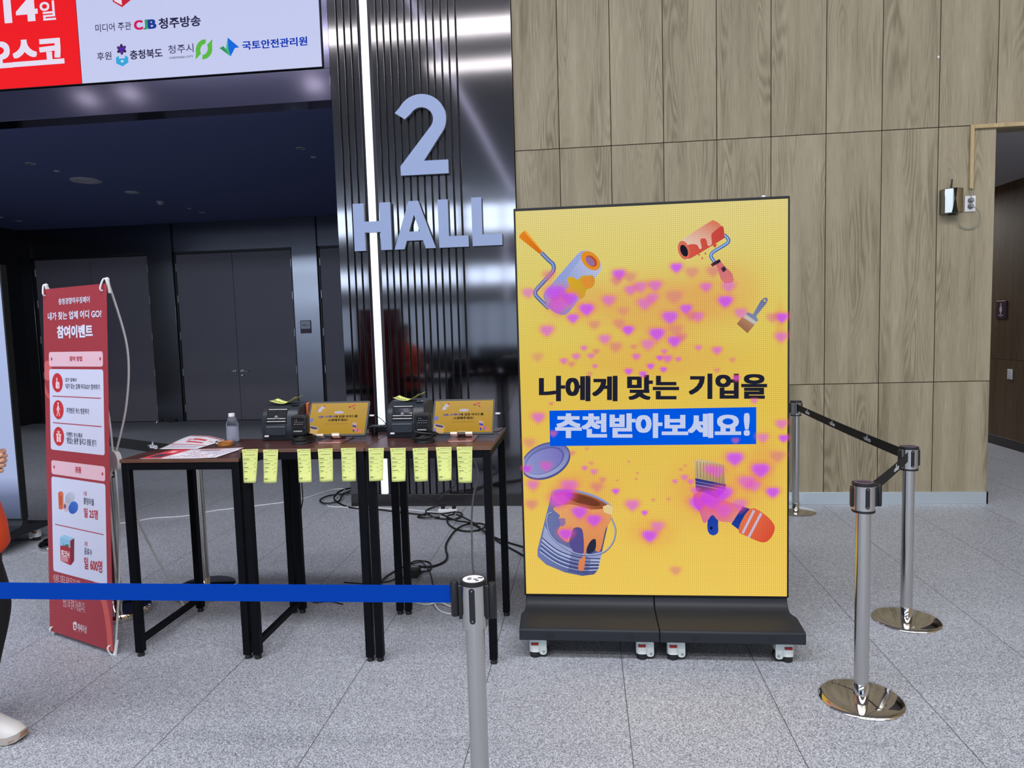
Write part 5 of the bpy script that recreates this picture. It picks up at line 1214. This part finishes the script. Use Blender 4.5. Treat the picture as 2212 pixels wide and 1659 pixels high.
cable('power_cable', 'black cable winding from the power strip towards the black adapter brick', [(-1.02, -0.20), (-1.0, -0.26), (-0.992, -0.384), (-1.022, -0.481), (-0.99, -0.636), (-0.893, -0.795), (-0.787, -0.858), (-0.698, -0.82), (-0.658, -0.755), (-0.696, -0.703), (-0.793, -0.703), (-0.859, -0.769), (-0.896, -0.884), (-0.898, -1.158), (-0.872, -1.323), (-0.831, -1.477), (-0.834, -1.595), (-0.892, -1.68), (-0.987, -1.691), (-1.068, -1.693)], .0078, 'cable_black', z=[.05, .03, .02, .03, .009, .009, .009, .009, .02, .026, .026, .02, .009, .009, .009, .009, .009, .009, .009, .009])
cable('power_cable', 'upper of two black cables running behind the tall screen', [(-1.079, -0.462), (-0.925, -0.622), (-0.791, -0.73), (-0.674, -0.858), (-0.557, -1.004), (-0.417, -1.153), (-0.302, -1.251), (.1, -1.6), (.35, -2.2)], .0075, 'cable_black', z=[.04, .03, .042, .026, .009, .009, .009, .009, .009])
cable('power_cable', 'lower of two black cables running behind the tall screen', [(-0.96, -0.40), (-0.883, -0.544), (-0.735, -0.79), (-0.60, -0.99), (-0.448, -1.207), (-0.288, -1.439), (.0, -1.9), (.2, -2.3)], .0075, 'cable_black', z=[.02, .04, .05, .02, .009, .009, .009, .009])
cable('adapter_lead', 'black lead curling from the adapter brick over the tile joint', [(-0.935, -1.808), (-0.91, -1.798), (-0.896, -1.717), (-0.931, -1.606), (-0.991, -1.568), (-1.038, -1.607), (-1.076, -1.702), (-1.139, -1.794), (-1.167, -1.899), (-1.171, -2.047)], .006, 'cable_black', z=[.02, .016, .008, .008, .008, .018, .02, .008, .008, .008])
cable('adapter_lead', 'thin black lead leaving the adapter brick to the left', [(-1.022, -1.885), (-1.079, -1.897), (-1.125, -1.957), (-1.195, -1.983), (-1.3, -2.0), (-1.42, -1.98)], .004, 'cable_black')
cable('adapter_lead', 'thin black lead looping forward past the adapter brick', [(-1.064, -1.63), (-1.021, -1.597), (-0.967, -1.653), (-0.887, -1.807), (-0.824, -1.991), (-.80, -2.12)], .004, 'cable_black', z=[.005, .005, .022, .02, .005, .005])
cable('white_cable', 'white cable folded in loops on the floor behind the front stanchion', [(-0.889, -2.291), (-0.791, -2.333), (-0.71, -2.317), (-0.631, -2.362), (-0.546, -2.401), (-0.545, -2.46), (-0.628, -2.459), (-0.692, -2.415), (-0.735, -2.342), (-0.736, -2.266)], .0055, 'cable_white', z=[.006, .006, .014, .006, .006, .006, .006, .006, .016, .006])
cable('hanging_cable', 'grey cable hanging down behind the right table to the floor', [(-.47, -2.425), (-0.463, -2.4), (-0.444, -2.4), (-0.438, -2.4), (-0.466, -2.4), (-0.483, -2.4), (-0.489, -2.395), (-0.495, -2.36), (-0.50, -2.2), (-0.53, -1.95), (-.56, -1.82)], .0052, 'cable_grey', z=[1.0, .913, .846, .792, .698, .576, .412, .25, .06, .006, .006])
cable('hanging_cable', 'thin black cable hanging beside the rear right leg of the middle table', [(-1.508, -2.36), (-1.511, -2.35), (-1.514, -2.345), (-1.53, -2.35), (-1.531, -2.35), (-1.53, -2.35), (-1.534, -2.35), (-1.50, -2.33), (-1.40, -2.30), (-1.3, -2.34)], .0036, 'cable_black', z=[1.0, .747, .648, .564, .45, .308, .193, .02, .0045, .0045])
cable('hanging_cable', 'black cable sagging in a low swag behind the right table', [(-.92, -2.430), (-0.902, -2.3), (-.97, -1.9), (-1.03, -1.5), (-1.01, -1.0), (-.88, -1.25), (-0.743, -1.5), (-.70, -2.0), (-.66, -2.430)], .0048, 'cable_black', z=[1.03, .712, .56, .464, .30, .42, .546, .75, 1.03])
t = thing('power_strip', 'white power strip on the floor by the pillar foot with two black plugs', 'power strip', (-1.06, -.28, 0))
MB().box((-.085, -.034, 0), (.085, .034, .042)).build('body', 'white_plastic', t, bevel=.006)
for x in (-.045, .055):
    MB().lathe([(0, .043), (.019, .043), (.019, .064), (.012, .072), (0, .074)], (x, 0, 0), 'Z', 18).build('plug', 'black_plastic', t, smooth=True)
for x in (-.005, .02): MB().lathe([(0, .0425), (.017, .0425), (.017, .0418)], (x-.0, 0, 0), 'Z', 16).build('outlet', 'cable_grey', t) if x < 0 else None
t = thing('adapter_brick', 'black power adapter brick on the floor between the table legs', 'adapter', (-.985, -1.85, 0))
MB().box((-.042, -.04, 0), (.038, .06, .06)).build('body', 'black_plastic', t, bevel=.006)
MB().tube([(.038, .03, .02), (.06, .036, .02)], [.011, .006], 12).build('plug', 'black_plastic', t, smooth=True)
p = Print(O=(0, 0, .0605), U=(1, 0, 0), V=(0, 1, 0), N=(0, 0, 1)); p.rect(-.03, .0, .028, .04, (120, 120, 126)); p.build('sticker', 'print', t)

# ================================================================== COUNTERS BEHIND THE CAMERA (mirrored in the pillar)
for k, (x, l) in enumerate(((-7.2, 'left'), (-4.4, 'middle'), (-1.6, 'right'))):
    t = thing('registration_counter', 'dark registration counter mirrored in the steel pillar, %s of three' % l, 'counter', (x, -14, 0), group='registration counters')
    MB().box((-1.3, -.35, 0), (1.3, .35, 1.05)).build('body', 'black_matte', t, bevel=.01)
    MB().box((-1.33, -.40, 1.05), (1.33, .40, 1.09)).build('worktop', 'charcoal', t, bevel=.004)

# ================================================================== PERSON AT THE LEFT EDGE
def skin(name, V, E, m, parent, sub=2, kind=None, post=None):
    """V: list of (x, y, z, r) or (x, y, z, rx, ry); grown into one continuous surface"""
    me = bpy.data.meshes.new(name+'_skeleton'); me.from_pydata([v[:3] for v in V], E, []); me.update()
    o = bpy.data.objects.new(name+'_skeleton', me); C.objects.link(o)
    md = o.modifiers.new('skin', 'SKIN'); md.use_smooth_shade = True
    for i, v in enumerate(V):
        d = me.skin_vertices[0].data[i]; d.radius = (v[3], v[4] if len(v) > 4 else v[3]); d.use_root = (i == 0)
    q = o.modifiers.new('sub', 'SUBSURF'); q.levels = sub; q.render_levels = sub
    dg = bpy.context.evaluated_depsgraph_get(); out = bpy.data.meshes.new_from_object(o.evaluated_get(dg)); out.name = name
    bpy.data.objects.remove(o); bpy.data.meshes.remove(me)
    out.materials.clear(); out.materials.append(M[m])
    for p in out.polygons: p.use_smooth = True
    if post:
        for v in out.vertices: v.co = post(v.co)
    r = bpy.data.objects.new(name, out); C.objects.link(r)
    if parent is not None: r.parent = parent
    return r
pr = thing('person', 'person in an orange jacket and black trousers, cut off by the left frame edge', 'person', (-2.424, -3.746, 0), .70)
# local x is the way the person faces (towards the tables), y is their left
V = [(0, 0, .90, .085, .11), (0, 0, 1.05, .09, .12), (.01, 0, 1.22, .11, .15), (.0, 0, 1.38, .08, .13), (.012, 0, 1.45, .05), (.03, 0, 1.52, .055), (.035, 0, 1.60, .088, .078), (.03, 0, 1.68, .075, .068)]
E = [(i, i+1) for i in range(7)]
def add(parent_i, pts):
    k = len(V); V.extend(pts); E.append((parent_i, k)); E.extend([(k+i, k+i+1) for i in range(len(pts)-1)]); return len(V)-1
wr = {}
for sd in (-1, 1):
    lb = .15 if sd > 0 else 0.0; hip = add(0, [(.01, sd*.085, .86, .070), (.045-lb*.3, sd*.095, .66, .072), (.055-lb*.6, sd*.10, .48, .055), (.03-lb*.9, sd*.10, .30, .048), (.0-lb, sd*.10, .10, .036), (.08-lb, sd*.105, .05, .03)])
    if sd < 0: wr[sd] = add(3, [(.0, -.165, 1.345, .046), (-.025, -.215, 1.22, .044), (-.03, -.225, 1.08, .038), (.05, -.20, 1.10, .034), (.105, -.185, 1.135, .025)])
    else: wr[sd] = add(3, [(.0, .165, 1.345, .046), (-.02, .215, 1.22, .044), (-.02, .23, 1.07, .038), (.06, .18, 1.09, .034), (.105, .13, 1.12, .025)])
# hands: palm and five separate curled fingers
for sd in (-1, 1):
    k = wr[sd]; x, y, z = V[k][:3]; s_ = sd
    palm = add(k, [(x+.035, y-s_*.02, z+.012, .021, .026), (x+.068, y-s_*.028, z+.020, .020, .031)])
    px, py, pz = V[palm][:3]
    for j, (dz, L_f) in enumerate(((.031, .9), (.011, 1.0), (-.010, .95), (-.030, .78))):
        rr = (.0098, .0100, .0094, .0084)[j]
        add(palm, [(px+.012, py+s_*.004, pz+dz, rr*1.05), (px+.026*L_f+.004, py+s_*.002, pz+dz*1.05, rr*1.05), (px+.030*L_f, py-s_*.022*L_f, pz+dz, rr), (px+.010, py-s_*.036*L_f, pz+dz*.95, rr*.95), (px-.008, py-s_*.030, pz+dz*.92, rr*.88)])
    add(palm-1, [(x+.045, y-s_*.034, z+.040, .0125), (x+.066, y-s_*.050, z+.052, .0105), (x+.092, y-s_*.056, z+.048, .0095)])
body = skin('body', V, E, 'skin', pr)
# face
fx = .035
for sd in (-1, 1):
    MB().lathe([(0, -.011), (.008, -.008), (.011, 0), (.008, .008), (0, .011)], (.0850, sd*.026, 1.600), 'Z', 12).build('eye', 'white_plastic', pr, smooth=True)
    MB().lathe([(0, -.005), (.005, 0), (0, .005)], (.0945, sd*.026, 1.600), 'X', 10).build('pupil', 'black_gloss', pr, smooth=True)
    MB().loft([ [(fx-.01+a, sd*(.068+b_), 1.59+c) for a, c in ellipse(0, 0, .018*k_, .03*k_, 12, 12)] for b_, k_ in ((0, .7), (.010, 1), (.016, .7))]).build('ear', 'skin', pr, smooth=True)
MB().loft([[(.088+d*(1.0 if z < 1.6 else .35), y, z) for y, z in ((-w_, 1.566), (w_, 1.566), (w_*.45, 1.606), (-w_*.45, 1.606))] for d, w_ in ((0, .014), (.015, .012), (.026, .007))]).build('nose', 'skin', pr, smooth=True)
MB().tube(spline([(.081, -.020, 1.541), (.0905, 0, 1.539), (.081, .020, 1.541)]), .0038, 8).build('mouth', 'red_plastic', pr, smooth=True)
b = MB(); rings = []
for z, rx, ry, cx in ((1.50, .055, .075, -.035), (1.56, .085, .088, -.012), (1.62, .098, .092, .012), (1.68, .092, .084, .022), (1.72, .062, .060, .026), (1.735, .02, .02, .026)):
    ring = []
    for i in range(24):
        a = 2*PI*i/24; x, y = cx+rx*math.cos(a), ry*math.sin(a)
        if z < 1.66: x = min(x, .03 if z > 1.6 else .0)
        ring.append((x, y, z))
    rings.append(ring)
b.loft(rings).build('hair', 'hair', pr, smooth=True, sub=1)
# jacket: torso shell and sleeves
def ring(z, cx, rx, ry, n=28, pw=2.4):
    return [(cx+rx*math.copysign(abs(math.cos(2*PI*i/n))**(2/pw), math.cos(2*PI*i/n)), ry*math.copysign(abs(math.sin(2*PI*i/n))**(2/pw), math.sin(2*PI*i/n)), z) for i in range(n)]
jr = [ring(.775, .012, .168, .205), ring(.785, .012, .177, .212), ring(.80, .020, .180, .212), ring(.88, .020, .175, .205), ring(.965, .008, .168, .20), ring(1.085, .004, .160, .195), ring(1.20, .018, .164, .20), ring(1.275, .022, .164, .20), ring(1.35, .01, .135, .19), ring(1.40, .0, .10, .145), ring(1.445, .006, .078, .09), ring(1.47, .008, .07, .075)]
jr = [jr[0]] + jr
jr[0] = [(x*.9+.003, y*.9, z+.01) for x, y, z in jr[0]]
MB().loft(jr, cap=False).build('jacket', 'vest_orange', pr, smooth=True)
for sd in (-1, 1):
    pts = [V[i] for i in range(len(V))]
    ch = [(.0, sd*.12, 1.375, .088), (-.004, sd*.185, 1.345, .086), (-.014, sd*.210, 1.27, .076), (-.028, sd*.225, 1.18, .062), (-.03, sd*.228, 1.09, .056), (.02, sd*.215, 1.085, .052), (.065, sd*.20, 1.10, .046), (.088, sd*.19, 1.118, .041)]
    skin('sleeve', ch, [(i, i+1) for i in range(len(ch)-1)], 'vest_orange', pr)
# trousers
TV = [(.01, 0, .93, .115, .155), (.015, 0, .86, .120, .160)]; TE = [(0, 1)]
for sd in (-1, 1):
    lb = .12 if sd > 0 else 0.0; k = len(TV); TV += [(.045, sd*.095, .77, .130), (.082-lb*.3, sd*.10, .62, .120), (.086-lb*.5, sd*.10, .54, .112), (.058-lb*.9, sd*.10, .40, .100), (.034-lb*1.1, sd*.10, .27, .090), (.022-lb*1.2, sd*.10, .17, .088), (.026-lb*1.28, sd*.10, .115, .080), (.03-lb*1.3, sd*.10, .085, .076)]
    TE += [(1, k)] + [(k+i, k+i+1) for i in range(7)]
skin('trousers', TV, TE, 'trousers', pr)
# trainers
def shoe(sd, ang, off):
    b = MB(); prof = ((-.105, .034, .095, .02), (-.095, .040, .115, .012), (-.05, .043, .140, .010), (0, .043, .146, .010), (.05, .046, .118, .010), (.10, .050, .090, .011), (.15, .047, .068, .014), (.178, .034, .048, .020), (.188, .016, .036, .026))
    up = []; so = []
    for x, hw, top, bot in prof:
        up.append([(x, hw*math.cos(t_)*.96, .022+(top-.022)*max(0, math.sin(t_))**.62) for t_ in [PI*i/10 for i in range(11)]] )
        so.append([(x*1.01, -hw*1.03, max(.0, bot-.010)), (x*1.01, hw*1.03, max(.0, bot-.010)), (x*1.01, hw*1.05, bot+.020), (x*1.01, -hw*1.05, bot+.020)])
    Mx = Matrix.Translation(off) @ Matrix.Rotation(ang, 4, 'Z')
    b.loft(up); b.bm.transform(Mx); sh = b.build('shoe', 'shoe_white', pr, smooth=True)
    b = MB(); b.loft(so); b.bm.transform(Mx); b.build('sole', 'shoe_sole', sh, smooth=True)
    b = MB(); b.loft([[(x, y, z) for x, y, z in ((q*1.0+.158, -w_, .012+d), (q+.158, w_, .012+d), (q+.158, w_*.9, .030+d), (q+.158, -w_*.9, .030+d))] for q, w_, d in ((0, .0475, .0), (.02, .037, .006), (.033, .016, .010))]); b.bm.transform(Mx); b.build('toe_bumper', 'gum', sh, smooth=True)
    for i in range(5):
        x = .018+i*.019; zt = .139-.0013*((x)*1000)*.44
        b = MB(); b.tube([(x-.004, -.024, zt-.012), (x, 0, zt+.002), (x+.004, .024, zt-.012)], .0032, 6); b.bm.transform(Mx); b.build('lace', 'paper_white', sh, smooth=True)
shoe(-1, -.72, Vector((.050, -.062, 0))); shoe(1, .08, Vector((-.16, .10, 0)))
